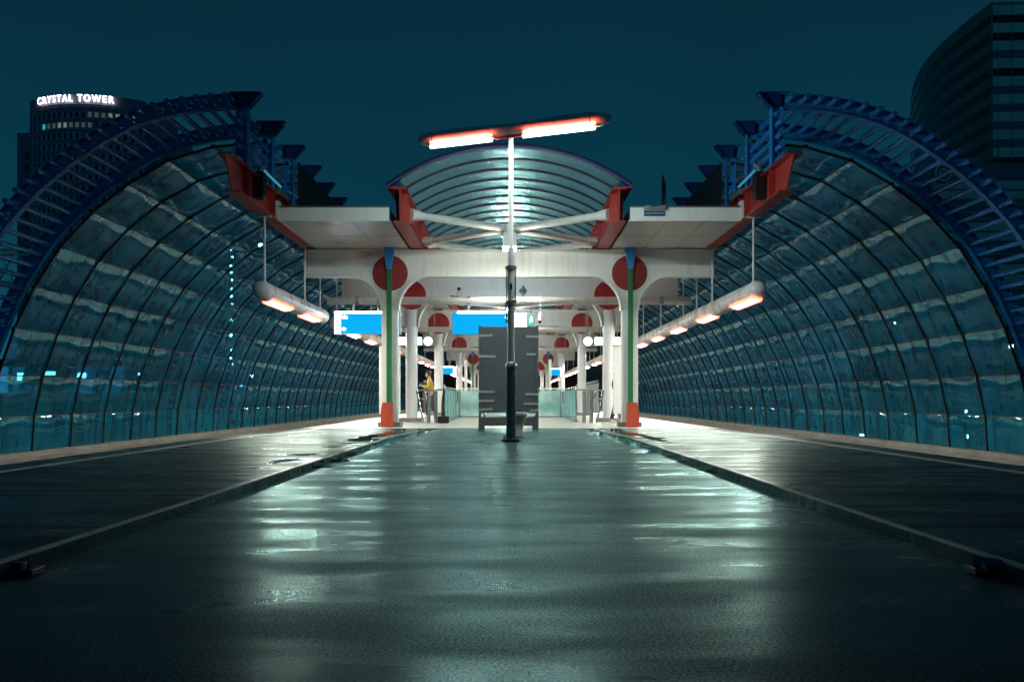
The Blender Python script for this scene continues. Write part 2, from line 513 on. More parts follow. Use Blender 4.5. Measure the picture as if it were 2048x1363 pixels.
# outer slabs: z falls to the level of the roadway near the columns
def zprof(y): 
    if y < 15: return 0.068
    if y > 20.2: return 0.0
    t = (y-15)/5.2
    return 0.068*(1-t*t*(3-2*t))
ys = [-12,0,5,10,14,15,16,17,18,19,20.2,21.9]
for sgn in (-1,1):
    b = MB()
    n = len(ys)
    xa, xb = sgn*KX, sgn*5.2
    vs = []
    for y in ys: vs += [(xa,y,zprof(y)),(xb,y,zprof(y)),(xb,y,-1.1),(xa,y,-1.1)]
    fs = []
    for i in range(n-1):
        for k in range(4):
            k2 = (k+1)%4
            fs.append((i*4+k, i*4+4+k, i*4+4+k2, i*4+k2))
    fs += [(0,1,2,3), ((n-1)*4+3,(n-1)*4+2,(n-1)*4+1,(n-1)*4)]
    b.add(vs, fs)
    b.build('pavement', M['slab'], kind='structure')
    # expansion joints across the slab (thin rubber strips) 
    j = MB()
    y = 3.1
    while y < 15:
        j.box(sgn*(KX+0.05), sgn*4.55, y-0.006, y+0.006, 0.06, 0.0705)
        y += 1.54
    j.build('pavement_joints', M['black'], kind='structure')
    # metal kerb edging on top, with the joints of its face
    k = MB(); kj = MB()
    y = -12
    yy = list(ys)
    for i in range(len(yy)-1):
        a, c = yy[i], yy[i+1]
        if a >= 20.2: break
        za, zc = zprof(a), zprof(c)
        x0, x1 = sgn*(KX-0.008), sgn*(KX+0.028)
        vs = [(x0,a,0.001),(x1,a,0.001),(x1,a,za+0.006),(x0,a,za+0.006),(x0,c,0.001),(x1,c,0.001),(x1,c,zc+0.006),(x0,c,zc+0.006)]
        k.add(vs, [(0,1,2,3),(7,6,5,4),(0,4,5,1),(1,5,6,2),(2,6,7,3),(3,7,4,0)])
    k.build('kerb', M['asphalt'], kind='structure')
    ks = MB()
    for i in range(len(yy)-1):
        a, c = yy[i], yy[i+1]
        if a >= 20.2: break
        za, zc = zprof(a)+0.006, zprof(c)+0.006
        x0, x1 = sgn*(KX-0.009), sgn*(KX+0.016)
        vs = [(x0,a,za-0.010),(x1,a,za+0.001),(x1,a,za+0.004),(x0,a,za+0.004),(x0,c,zc-0.010),(x1,c,zc+0.001),(x1,c,zc+0.004),(x0,c,zc+0.004)]
        ks.add(vs, [(0,1,2,3),(7,6,5,4),(0,4,5,1),(1,5,6,2),(2,6,7,3),(3,7,4,0)])
    ks.build('kerb_strip', M['galv'], kind='structure')
    y = 2.6
    while y < 18.5:
        kj.box(sgn*(KX-0.0095), sgn*(KX-0.004), y-0.008, y+0.008, 0.002, zprof(y)-0.004)
        y += 0.62
    kj.build('kerb_joints', M['dark'], kind='structure')
    # white platform edge line
    w = MB()
    for i in range(len(ys)-1):
        a, c = ys[i], ys[i+1]
        w.add([(sgn*4.62,a,zprof(a)+0.004),(sgn*4.76,a,zprof(a)+0.004),(sgn*4.76,c,zprof(c)+0.004),(sgn*4.62,c,zprof(c)+0.004)], [(0,1,2,3)])
    w.add([(sgn*4.62,21.9,0.008),(sgn*4.76,21.9,0.008),(sgn*4.76,END,0.008),(sgn*4.62,END,0.008)], [(0,1,2,3)])
    w.build('platform_line', M['edge_white'], kind='structure')
    # track bed, rails and the concrete upstand carrying the glazing
    t = MB(); t.box(sgn*5.2, sgn*11.05, -12, END, -1.5, -1.06)
    t.build('track_bed', M['track'], kind='structure')
    r = MB()
    for x in (7.4, 8.84):
        r.box(sgn*(x-0.035), sgn*(x+0.035), -12, END, -1.06, -0.92)
    r.build('rails', M['rail'], kind='structure')
    u = MB()
    u.prism([(sgn*11.05,-1.5),(sgn*11.05,-0.72),(sgn*11.22,-0.62),(sgn*11.24,-0.50),(sgn*11.75,-0.50),(sgn*11.75,-1.5)], -12, END)
    u.build('viaduct_upstand', M['concrete'], kind='structure')
p_ = MB(); p_.box(-5.2, 5.2, 21.9, END, -1.1, 0.004)
p_.build('platform', M['tiles'], kind='structure')
v = MB(); v.box(-11.75, 11.75, -12, END, -2.6, -1.5)
v.build('viaduct_deck', M['concrete'], kind='structure')

# ================================================================== GLASS VAULTS
PROF = [(11.40,-.50),(11.34,.33),(11.14,1.26),(10.79,2.26),(10.35,3.17),(9.79,4.04),(9.08,4.80),(8.31,5.41),(7.43,5.93),(6.45,6.22),(5.32,6.33)]
BAY = 1.805; Y0 = 19.05; NB = 66
def smooth_curve(pts, step):
    P = [Vector((x,0,z)) for x,z in pts]
    dense = []
    for i in range(len(P)-1):
        p0 = P[max(i-1,0)]; p1 = P[i]; p2 = P[i+1]; p3 = P[min(i+2,len(P)-1)]
        for k in range(24):
            t = k/24
            dense.append(0.5*((2*p1)+(p2-p0)*t+(2*p0-5*p1+4*p2-p3)*t*t+(3*p1-p0-3*p2+p3)*t**3))
    dense.append(P[-1])
    L = [0]
    for a,b_ in zip(dense,dense[1:]): L.append(L[-1]+(b_-a).length)
    n = max(2,round(L[-1]/step)); out = []; j = 0
    for i in range(n+1):
        s_ = L[-1]*i/n
        while j < len(L)-2 and L[j+1] < s_: j += 1
        t = (s_-L[j])/max(L[j+1]-L[j],1e-9)
        q = dense[j].lerp(dense[j+1],min(t,1)); out.append((q.x,q.z))
    return out
CURVE = smooth_curve(PROF, 0.27)
def normals_out(c):
    o = []
    for i in range(len(c)):
        a = Vector(c[max(i-1,0)]); b_ = Vector(c[min(i+1,len(c)-1)])
        t = (b_-a).normalized()
        o.append(Vector((t.y, -t.x)))
    return o
NRM = normals_out(CURVE)   # bottom->top, outward = away from the track
if NRM[0].x < 0: NRM = [-q for q in NRM]
RIN, ROUT = 0.14, 0.40
IN = [Vector(c)+q*RIN for c,q in zip(CURVE,NRM)]
OUT = [Vector(c)+q*ROUT for c,q in zip(CURVE,NRM)]
CEN = []
def rib_web():
    m = MB(); th = 0.011
    for i in range(len(IN)-1):
        a, b_, c, d_ = IN[i], IN[i+1], OUT[i+1], OUT[i]
        cc = (a+b_+c+d_)/4
        u = ((b_-a)+(c-d_)).normalized(); w = Vector((-u.y,u.x))
        if w.dot(d_-a) < 0: w = -w
        if len(CEN) < len(IN)-1: CEN.append(cc)
        h = [cc+(u*math.cos(PI/3*k)+w*math.sin(PI/3*k))*0.082 for k in range(6)]
        outer = [(b_+c)/2, c, d_, (a+d_)/2, a, b_]
        for y in (-th, th):
            vs = [(q.x,y,q.y) for q in outer]+[(q.x,y,q.y) for q in h]
            m.add(vs, [(k,(k+1)%6,6+(k+1)%6,6+k) for k in range(6)])
        vs = [(q.x,-th,q.y) for q in h]+[(q.x,th,q.y) for q in h]
        m.add(vs, [(k,(k+1)%6,6+(k+1)%6,6+k) for k in range(6)])
    return m
def flange(line, t, hw):
    m = MB(); L = [(q.x,q.y) for q in line]
    n = len(L); vs = []
    for i in range(n):
        q = Vector(L[i]); o = q+NRM[i]*t
        vs += [(q.x,-hw,q.y),(q.x,hw,q.y),(o.x,hw,o.y),(o.x,-hw,o.y)]
    fs = []
    for i in range(n-1):
        for k in range(4):
            k2 = (k+1)%4
            fs.append((i*4+k,i*4+4+k,i*4+4+k2,i*4+k2))
    fs += [(0,1,2,3),((n-1)*4+3,(n-1)*4+2,(n-1)*4+1,(n-1)*4)]
    return m.add(vs, fs, True)
def make_post():
    # upright standing on the red beam, with hexagon holes, and the flared head
    m = MB(); th = 0.011
    x0, x1 = 5.16, 5.35; z = 5.28; top = 6.46
    n = 5; dz = (top-z)/n
    for i in range(n):
        za, zb = z+i*dz, z+(i+1)*dz
        cc = Vector(((x0+x1)/2,(za+zb)/2))
        h = [cc+Vector((math.sin(PI/3*k),-math.cos(PI/3*k)))*0.068 for k in range(6)]
        outer = [Vector((cc.x,za)),Vector((x1,za)),Vector((x1,zb)),Vector((cc.x,zb)),Vector((x0,zb)),Vector((x0,za))]
        for y in (-th,th):
            m.add([(q.x,y,q.y) for q in outer]+[(q.x,y,q.y) for q in h], [(k,(k+1)%6,6+(k+1)%6,6+k) for k in range(6)])
        m.add([(q.x,-th,q.y) for q in h]+[(q.x,th,q.y) for q in h], [(k,(k+1)%6,6+(k+1)%6,6+k) for k in range(6)])
    m.box(x0-0.02,x0,-0.09,0.09,z,top); m.box(x1,x1+0.02,-0.09,0.09,z,top)
    return m
def make_head():
    m = MB()
    tz = OUT[-1].y+0.012
    m.prism([(5.14,6.46),(5.40,6.46),(5.44,tz),(4.92,tz)], -0.011, 0.011)
    m.prism([(4.88,tz),(5.5,tz),(5.5,tz+0.02),(4.88,tz+0.02)], -0.09, 0.09)
    a = Vector((5.14,6.46)); b_ = Vector((4.90,tz)); nn = Vector((-(b_-a).y,(b_-a).x)).normalized()*0.02
    m.prism([tuple(a),tuple(b_),tuple(b_+nn),tuple(a+nn)], -0.09, 0.09)
    return m
def make_vault(label):
    root = thing('glass_vault', label, 'glass vault')
    web = rib_web().build('rib', M['blue'], root)
    fi = flange(IN, -0.02, 0.07).build('flange', M['blue'], web)
    fo = flange(OUT, 0.02, 0.07).build('flange', M['blue'], web)
    po = make_post().build('post', M['blue'], web)
    hd = make_head().build('post_head', M['navy'], web)
    web.location.y = Y0-BAY
    for i in range(0, NB+1):
        c = dup_part(web, root, (0, BAY*(i+1), 0))
        for g_ in (fi,fo,po,hd):
            q = g_.copy(); COL.objects.link(q); q.parent = c
    # louvre tubes through the holes of the two front ribs
    for i, cc in enumerate(CEN):
        t = MB(); t.sweep([(0,-0.42,0),(0,BAY+0.16,0)], 0.052, 14)
        o = t.build('tube', M['blue'], root, (cc.x, Y0-BAY, cc.y)) if i == 0 else dup_part(tb, root)
        o.location = (cc.x, Y0-BAY, cc.y)
        if i == 0: tb = o
    for k in range(4):
        o = dup_part(tb, root); o.location = (5.255, Y0-BAY, 5.28+0.236*(k+0.5)+0.236*0.5*0)
    # glazing: one mesh of panes per bay; the panes sag slightly, which only their reflections show
    def bay_glass(first):
        gb = MB(); seg, ns = 12, 10
        nrm = []
        for j in range(len(PROF)-1):
            a, b_ = Vector(PROF[j]), Vector(PROF[j+1])
            t = (b_-a).normalized(); nn = Vector((t.y,-t.x)); L = (b_-a).length
            SG = -(0.048 if j < 5 else 0.060)*L*random.uniform(0.96,1.04); TI = -0.036*L*random.uniform(0.9,1.1)
            amp = random.uniform(0.004,0.010)*random.choice((1,1,-0.6)); ph = random.uniform(-0.8,0.8)
            def sag(v_, w_):
                return amp*math.sin(2*PI*v_+ph)*(math.sin(PI*v_)**0.5*0.6+0.4) + SG*(1-(2*w_-1)**2) + TI*w_
            def tilt(v_):
                return amp*math.sin(2*PI*v_+ph)*9.0
            vs = []; fs = []
            for q in range(seg+1):
                v_ = q/seg
                for r_ in range(ns+1):
                    w_ = r_/ns; P = a.lerp(b_,0.012+0.976*w_)
                    vs.append((P.x, 0.018+(BAY-0.036)*v_, P.y))
                    e_ = 0.01
                    dw = (sag(v_,w_+e_)-sag(v_,w_-e_))/(2*e_*L) + tilt(v_)*0.45
                    dv = (sag(min(v_+e_,1),w_)-sag(max(v_-e_,0),w_))/(2*e_*BAY)
                    n3 = Vector((nn.x,0,nn.y)) - Vector((t.x,0,t.y))*dw - Vector((0,1,0))*dv
                    nrm.append(n3.normalized())
            for q in range(seg):
                for r_ in range(ns):
                    i0 = q*(ns+1)+r_
                    fs.append((i0,i0+1,i0+ns+2,i0+ns+1))
            gb.add(vs, fs, True)
        g_ = gb.build('glazing', M['glass'], root, (0,Y0,0))
        me = g_.data; ln = []
        for p in me.polygons:
            for li_ in p.loop_indices:
                n3 = nrm[me.loops[li_].vertex_index]
                ln.append(n3 if n3.dot(p.normal) > 0 else -n3)
        me.normals_split_custom_set(ln)
        return g_
    gls = [bay_glass(k == 0) for k in range(6)]
    # mullion: dark bent section inside the joint, with clamp blocks at the kinks
    mb = MB()
    P2 = [Vector(q) for q in PROF]
    for j in range(len(P2)-1):
        a, b_ = P2[j], P2[j+1]
        t = (b_-a).normalized(); nn = Vector((-t.y,t.x))
        if nn.x > 0: nn = -nn
        poly = [a-nn*0.02-t*0.003, b_-nn*0.02+t*0.003, b_+nn*0.035+t*0.003, a+nn*0.035-t*0.003]
        mb.prism([tuple(q) for q in poly], -0.017, 0.017)
        mb.box(b_.x-0.045, b_.x+0.045, -0.035, 0.035, b_.y-0.04, b_.y+0.04)
    mu = mb.build('mullion', M['dark'], root, (0,Y0,0))
    # dark grating between the uprights, above the roof
    mg = MB()
    for k in range(26):
        y = 0.03+k*(BAY-0.06)/25
        mg.box(5.03,5.06,y-0.016,y+0.016,4.99,6.36)
    for z in (4.99,5.45,5.9,6.34):
        mg.box(5.02,5.07,0,BAY,z-0.02,z+0.02)
    gr = mg.build('grating', M['black'], root, (0,Y0,0))
    for i in range(1, NB):
        dup_part(mu, root, (0,BAY*i,0))
        if i < 6: gls[i].location.y = Y0+BAY*i
        else:
            q = dup_part(gls[(i*5+i//6) % 6], root); q.location = (0,Y0+BAY*i,0)
        if i < 22: dup_part(gr, root, (0,BAY*i,0))
    gr.location.y = Y0+BAY*22
    # horizontal glazing joints, full length
    for j in range(1, len(PROF)-1):
        tr = MB(); x,z = PROF[j]
        tr.box(x-0.012,x+0.012,Y0,Y0+BAY*NB,z-0.012,z+0.012)
        tr.build('glazing_joint', M['dark'], root)
    return root
vr = make_vault('blue-ribbed teal glass vault over the right-hand track, its tubes below the dark banded office tower')
vl = dup(vr, None, 'blue-ribbed teal glass vault over the left-hand track, its tubes in front of the sign-topped tower')
vl.scale = (-1,1,1)
for o in (vr,vl): o['group'] = 'glass vaults over the tracks'

# ================================================================== CANOPY
def ibeam(name, label, xc, ya_top, ya_bot, y1, z0, z1, fw, group, mat, gus=()):
    root = thing(name, label, 'beam', (xc,0,0), group)
    w = MB(); w.prismx([(ya_bot,z0+0.02),(y1,z0+0.02),(y1,z1-0.02),(ya_top,z1-0.02)], -0.012, 0.012)
    wb = w.build('web', mat, root)
    f = MB(); f.box(-fw/2,fw/2,ya_bot,y1,z0,z0+0.024); f.build('bottom_flange', mat, root)
    f = MB(); f.box(-fw/2,fw/2,ya_top,y1,z1-0.024,z1); f.build('top_flange', mat, root)
    s_ = 1 if xc > 0 else -1
    for y in gus:
        m = MB(); m.box(-fw/2+0.02,-0.012,y-0.01,y+0.01,z0+0.024,z1-0.024); m.box(0.012,fw/2-0.02,y-0.01,y+0.01,z0+0.024,z1-0.024)
        m.build('stiffener', mat, root)
    return root
for s_, side in ((-1,'left'),(1,'right')):
    ibeam('steel_beam', 'long red I-beam with a slanted free end along the outer edge of the %s canopy' % side, s_*5.25, 16.1, 16.55, 137, 4.66, 5.27, 0.31, 'red roof beams', M['red'], (17.25,19.05,19.6,22.7))
    ibeam('steel_beam', 'red I-beam carrying the %s edge of the arched skylight' % side, s_*2.42, 19.25, 19.35, 137, 4.655, 5.37, 0.32, 'red roof beams', M['red'], (19.7,23.0,26.6))
    c = thing('canopy_roof', 'flat white-soffited canopy roof between the %s red beams' % side, 'canopy', (s_*3.9,19.3,0), 'flat canopy roofs')
    a, b_ = (-1.24,1.24)
    m = MB()
    m.box(a,b_,0.05,118,4.665,4.72)
    m.build('soffit', M['soffit'], c)
    # panel joints (recess strips) on the soffit
    m = MB()
    for k in range(1,40): m.box(a,b_,k*1.8-0.004,k*1.8+0.004,4.662,4.666)
    for x in (-0.42,0.42): m.box(x-0.004,x+0.004,0.06,72,4.6615,4.6655)
    m.build('panel_joint', M['trim'], c)
    m = MB(); m.bbox(a,b_,0,0.05,4.655,4.955,0.006)
    m.build('fascia', M['white'], c)
    m = MB(); m.box(a,b_,-0.02,0.08,4.957,4.985); m.build('fascia_trim', M['trim'], c)
    m = MB(); m.box(a,b_,0.09,118,4.73,4.95); m.build('roof_deck', M['roof'], c)
    m = MB(); e_ = 1.24*s_; m.box(e_-0.05*s_,e_+0.02*s_,-0.025,0.2,4.665,5.10); m.build('end_post', M['white'], c)

# arched skylight
XS, ZS, ZA = 2.67, 5.40, 6.27
SAG = ZA-ZS; RR = (XS*XS+SAG*SAG)/(2*SAG); CZ = ZA-RR
TH = math.asin(XS/RR)
def arc(n, r=0.0):
    return [((RR+r)*math.sin(-TH+2*TH*k/n), CZ+(RR+r)*math.cos(-TH+2*TH*k/n)) for k in range(n+1)]
sk = thing('arched_skylight', 'arched blue-green glass skylight on dark ribs above the middle of the platform', 'skylight', (0,19.3,0))
NR = 98; DR = 0.925
rb = MB(); rb.strip(arc(36,-0.01), -0.11, -0.045, 0.045); rib0 = rb.build('rib', M['ribdark'], sk)
sg = MB()
A = arc(36, 0.01)
vs = []; fs = []
for q in range(5):
    for (x,z) in A: vs.append((x, 0.024+(DR-0.048)*q/4, z+0.006*math.sin(PI*q/4)))
for q in range(4):
    for k in range(36): fs.append((q*37+k,q*37+k+1,(q+1)*37+k+1,(q+1)*37+k))
sg.add(vs, fs, True)
pane0 = sg.build('glazing', M['skyglass'], sk)
for i in range(1,NR):
    dup_part(rib0, sk, (0,DR*i,0)); dup_part(pane0, sk, (0,DR*i,0))
m = MB(); m.sweep([(x,0,z) for x,z in arc(36,0.02)], 0.035, 10); m.build('edge_tube', M['navy'], sk, (0,-0.06,0))
for s_ in (-1,1):
    m = MB(); m.box(s_*2.30,s_*2.70,-0.06,NR*DR,5.372,5.40); m.build('gutter', M['red'], sk)

# cross bracing with a hub and a little lamp under each
ORD = ['first','second','third','fourth','fifth','sixth','seventh','eighth','ninth','tenth','eleventh','twelfth','thirteenth','fourteenth','fifteenth','sixteenth','seventeenth','eighteenth','nineteenth','twentieth']
NODES = [21.25+3.62*k for k in range(20)]
for k, yn in enumerate(NODES):
    t = thing('cross_brace', '%s white tubular cross brace from the front under the arched skylight' % ORD[k], 'brace', (0,yn,4.85), 'cross braces under the skylight')
    for s_ in (-1,1):
        for e_ in (-1,1):
            m = MB()
            p0 = Vector((s_*0.12,e_*0.10,0)); p1 = Vector((s_*2.18,e_*1.68,0))
            d_ = (p1-p0)
            m.sweep([p0,p0+d_*0.04,p0+d_*0.86,p0+d_*0.92,p1], [0.05,0.085,0.085,0.085,0.05], 14)
            q = p0+d_*0.93
            r_ = m.build('rod', M['white'], t)
            pm = MB(); pm.sweep([p0+d_*0.91,p1+d_.normalized()*0.04],[0.10,0.14],12); pd = pm.build('end_plate', M['white'], r_)
            gm = MB(); gm.prism([(s_*2.15,-0.19),(s_*2.41,-0.19),(s_*2.41,0.22),(s_*2.24,0.22)], e_*1.68-0.012, e_*1.68+0.012)
            gm.build('gusset', M['red'], t)
    m = MB(); m.lathe((0,0,-0.1), [(0.16,0),(0.16,0.2)], 20); m.build('hub', M['white'], t)
    l = thing('ceiling_lamp', 'square pink-white ceiling lamp under the %s cross brace from the front' % ORD[k], 'lamp', (0,yn,4.37), 'ceiling lamps under the skylight')
    m = MB(); m.bbox(-0.165,0.165,-0.165,0.165,0.035,0.38,0.012); m.build('housing', M['lamp_body'], l)
    m = MB(); m.box(-0.155,0.155,-0.155,0.155,-0.03,0.03); m.build('diffuser', M['g_node'], l)

# ================================================================== PORTAL FRAMES
CX = 3.14; BT, BB = 4.605, 3.95; BE = 5.36; CH = 0.21
def curve_in():   # concave flare, centre side; local to column centre, + = towards middle
    return [(CH+0.80-0.80*math.cos(t), 3.05+0.90*math.sin(t)) for t in [PI/2*k/12 for k in range(13)]]
def curve_out():
    return [(CH+0.83-0.83*math.cos(t), 3.05+0.90*math.sin(t)) for t in [PI/2*k/12 for k in range(13)]]
def frame(y, kind, label):
    root = thing('portal_frame', label, 'portal frame', (0,y,0), 'white portal frames along the platform')
    # web outline
    top = [(-BE,BT),(BE,BT)]
    poly = [(-BE,BB)]
    lo = [(-CX-a,z) for a,z in curve_out()][::-1]
    li = [(-CX+a,z) for a,z in curve_in()]
    ri = [(CX-a,z) for a,z in curve_in()][::-1]
    ro = [(CX+a,z) for a,z in curve_out()]
    poly = [(-BE,BB)]+lo+li+ri+ro+[(BE,BB),(BE,BT),(-BE,BT)]
    m = MB()
    low = [(-BE,BB)]+lo+[(li[0][0]-0.001,li[0][1])]+li+ri+ro+[(BE,BB)]
    n = len(low)
    vs = []
    for (x,z) in low: vs += [(x,-0.025,z),(x,-0.025,BT),(x,0.025,BT),(x,0.025,z)]
    fs = []
    for i in range(n-1):
        for k in range(4):
            k2 = (k+1)%4
            fs.append((i*4+k,i*4+4+k,i*4+4+k2,i*4+k2))
    fs += [(0,1,2,3),((n-1)*4+3,(n-1)*4+2,(n-1)*4+1,(n-1)*4)]
    m.add(vs, fs)
    web = m.build('beam', M['white'], root)
    fl = MB()
    fl.strip([(-BE,BB)]+lo, 0.03, -0.15, 0.15)
    fl.build('bottom_flange', M['whitecol'], web)
    fl = MB(); fl.strip(li+ri, 0.03, -0.15, 0.15); fl.build('bottom_flange', M['whitecol'], web)
    fl = MB(); fl.strip(ro+[(BE,BB)], 0.03, -0.15, 0.15); fl.build('bottom_flange', M['whitecol'], web)
    fl = MB(); fl.box(-BE,BE,-0.15,0.15,BT,BT+0.025); fl.build('top_flange', M['whitecol'], web)
    for s_ in (-1,1):
        if kind == 'fin':
            m = MB(); m.box(s_*CX-CH,s_*CX+CH,-0.13,0.13,0.05,3.05)
            col = m.build('column', M['whitecol'], root)
            m = MB(); m.bbox(s_*CX-0.30,s_*CX+0.30,-0.22,0.28,0.004,0.13,0.01); m.build('plinth', M['stone'], col)
            m = MB(); m.prismx([(-0.14,0.1),(-0.30,0.1),(-0.30,3.0),(-0.24,4.10),(-0.14,4.10)], s_*CX-0.058, s_*CX+0.058)
            m.build('fin', M['green'], root)
            m = MB()
            # fan shaped blue head
            pz = [(s_*CX-0.06,4.10),(s_*CX+0.06,4.10),(s_*CX+0.155,4.72),(s_*CX-0.155,4.72)]
            m.prism(pz, -0.30, -0.17)
            m.build('fin_head', M['azure'], root)
            # orange boot with a curved front
            m = MB()
            n = 10; L = []
            for k in range(n+1):
                z = 0.004+0.64*k/n
                o_ = 0.04*math.sin(PI*k/n*0.9)
                L.append((s_*CX+s_*(0.03+0.145*1)+s_*o_-s_*0.05*(k/n), z))
            inner = [(s_*CX-s_*0.11-s_*0.03*(1-k/n), 0.004+0.64*k/n) for k in range(n+1)]
            m.prism(L+inner[::-1], -0.47, -0.31)
            m.build('column_guard', M['orange'], root)
        else:
            m = MB(); m.lathe((s_*CX,0,0.1), [(0.19,0),(0.19,3.05),(0.19,3.45)], 32)
            col = m.build('column', M['whitecol'], root)
            m = MB(); m.bbox(s_*CX-0.38,s_*CX+0.38,-0.30,0.30,0.004,0.13,0.015); m.build('plinth', M['stone'], col)
        for fy in (-1,1):
            m = MB(); m.disc((s_*CX,4.03), 0.462, fy*0.025, fy*0.055, 48)
            m.build('disc', M['red_disc'], root)
        if kind == 'round':
            m = MB(); m.bbox(s_*CX-0.20,s_*CX+0.20,-0.30,-0.16,BT-0.03,BT+0.055,0.006); m.build('bearing', M['trim'], root)
    return root
frame(23.0, 'fin', 'nearest white portal frame, red discs split by green fins above orange column guards')
frame(27.9, 'round', 'second white portal frame, on thick round columns just behind the front one')
frame(38.4, 'round', 'third white portal frame, its red discs cut by the second white pipe')
frame(53.7, 'round', 'fourth white portal frame, its whole red discs beside the dark board')
frame(73.2, 'fin', 'fifth white portal frame, small red discs with green fins seen under the fourth arch')
frame(88.0, 'round', 'sixth white portal frame, tiny between the fifth frame and the platform end')
frame(112.0, 'round', 'farthest white portal frame at the dim end of the platform')

# pipes across
def pipe(y, z, r, x0, x1, label):
    root = thing('cross_pipe', label, 'pipe', (0,y,z), 'white pipes across the platform')
    m = MB(); m.sweep([(x0,0,0),(x0+0.02,0,0),(x1-0.02,0,0),(x1,0,0)], [r*0.92,r,r,r*0.92], 20); m.build('tube', M['white'], root)
    for x in (x0+0.62*1.4, x1-0.62*1.4):
        m = MB(); m.sweep([(x-0.06,0,0),(x+0.06,0,0)], r+0.012, 20); m.build('collar', M['galv'], root)
    m = MB(); m.sweep([(-1.5,r+0.05,0.03),(1.5,r+0.05,0.03)], 0.022, 10); m.build('fluorescent_tube', M['g_pipe'], root)
    m = MB()
    for x in (-1.5,1.5): m.box(x-0.04,x+0.04,0.0,r+0.08,-0.01,0.07)
    m.build('lamp_holder', M['white'], root)
    for x in (-CX,CX):
        m = MB(); m.sweep([(x,0,r*0.7),(x,0,1.02)], 0.02, 8); m.build('hanger', M['galv'], root)
    return root
pipe(25.6, 3.60, 0.115, -5.34, 5.30, 'nearest white pipe across the platform, a bird standing on it')
pipe(36.3, 3.60, 0.115, -5.0, 5.0, 'second white pipe, crossing in front of the third frame')
pipe(50.5, 3.55, 0.11, -5.0, 5.0, 'third white pipe, crossing in front of the fourth frame')

# ================================================================== SIDE TUBE LAMPS
def tube_lamp(s_, y0, y1, lights, rods, label):
    X, Z, R = s_*5.25, 3.03, 0.205
    root = thing('tube_lamp', label, 'lamp', (X,y0,Z), 'long tube lamps above the platform edges')
    m = MB()
    n = 7
    pts = []; rad = []
    for k in range(n+1):
        a = PI/2*k/n
        pts.append((0, R-R*math.cos(a)+0.0005*k, 0)); rad.append(max(R*math.sin(a),0.004))
    L = y1-y0
    pts += [(0,L*0.25,0),(0,L*0.5,0),(0,L*0.75,0)]; rad += [R]*3
    for k in range(n+1):
        a = PI/2*k/n
        pts.append((0, L-R+R*math.sin(a)+0.0005*k, 0)); rad.append(max(R*math.cos(a),0.004))
    m.sweep(pts, rad, 28)
    m.build('shell', M['lamp_body'], root)
    for (a, b_) in lights:
        a -= y0; b_ -= y0
        ang = math.radians(-90 + (-14 if s_ > 0 else 14))
        m = MB(); m.box(-0.07,0.07,a,b_,-0.012,0.016)
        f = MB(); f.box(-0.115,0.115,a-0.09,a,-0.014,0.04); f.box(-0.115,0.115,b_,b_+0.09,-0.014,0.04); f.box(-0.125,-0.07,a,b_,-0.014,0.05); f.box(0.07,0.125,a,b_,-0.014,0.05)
        d_ = m.build('lamp_window', M['g_lamp'], root); d2 = f.build('halo_rim', M['g_halo_rim'], d_)  # red glowing frame is added, not a real part of the lamp
        # sits on the underside, turned a little towards the platform
        t = -s_*math.radians(14)
        d_.rotation_euler = (0, -t, 0)
        d_.location = (math.sin(t)*(R-0.005), 0, -math.cos(t)*(R-0.005))
    for y in rods:
        m = MB(); m.sweep([(0,y-y0,R-0.01),(0,y-y0,4.655-Z)], 0.022, 8)
        m.box(-0.15,0.15,y-y0-0.02,y-y0+0.02,4.63-Z,4.655-Z)
        m.lathe((0,y-y0,R-0.01),[(0.05,0),(0.035,0.05)],12)
        m.build('hanger', M['lamp_body'], root)
    return root
tube_lamp(-1, 18.35, 24.6, [(18.9,20.6),(22.0,23.6)], [18.75,22.4,24.2], 'nearest tube lamp on the left, two lit windows, ending at the blue exit sign')
tube_lamp(-1, 26.2, 44.0, [(y,y+1.5) for y in (28.4,31.9,35.6,39.4)], [25.9+0.6,29.4,33,36.7,40.4], 'second tube lamp on the left, starting behind the blue exit sign')
tube_lamp(-1, 45.2, 120.0, [(46.5+3.8*k,48+3.8*k) for k in range(18)], [46+7.6*k for k in range(9)], 'third tube lamp on the left, between the far columns')
tube_lamp(1, 18.35, 37.2, [(18.5,20.2),(22.3,23.9),(26.3,27.8),(30.1,31.6),(33.8,35.3)], [18.85,22.7,24.6,26.5,30.5,34.5], 'long tube lamp on the right, running past the front column')
tube_lamp(1, 38.4, 56.0, [(y,y+1.5) for y in (39.5,43.3,47.1,50.9,53.4)], [39,43,47,51,55], 'second tube lamp on the right, seen between the round columns')
tube_lamp(1, 57.2, 120.0, [(58.5+3.8*k,60+3.8*k) for k in range(15)], [58+7.6*k for k in range(8)], 'third tube lamp on the right, far down the platform')

# floodlight brackets on the outer red beams
for s_, side in ((-1,'left'),(1,'right')):
    t = thing('bracket_lamp', 'dark bracket with a thin bluish tube on the %s outer red beam' % side, 'bracket lamp', (s_*5.10,17.9,5.2), 'bracket lamps on the outer red beams')
    m = MB(); m.bbox(-0.10,0.10,-0.12,0.12,-0.38,0.16,0.01); m.build('bracket', M['black'], t)
    m = MB(); m.sweep([(0,-0.05,0.12),(0,0.0,0.26),(s_*-0.04,0.08,0.33),(s_*-0.08,0.14,0.42)],[0.03,0.05,0.05,0.02],10); m.build('hook', M['galv'], t)
    m = MB(); m.sweep([(s_*-0.06,0.1,0.22),(s_*-0.06,1.35,0.20)], 0.026, 12); m.build('tube', M['g_flood'], t)
    m = MB(); m.bbox(-0.07,0.07,1.3,2.0,0.02,0.16,0.02); m.build('gearbox', M['trim'], t)

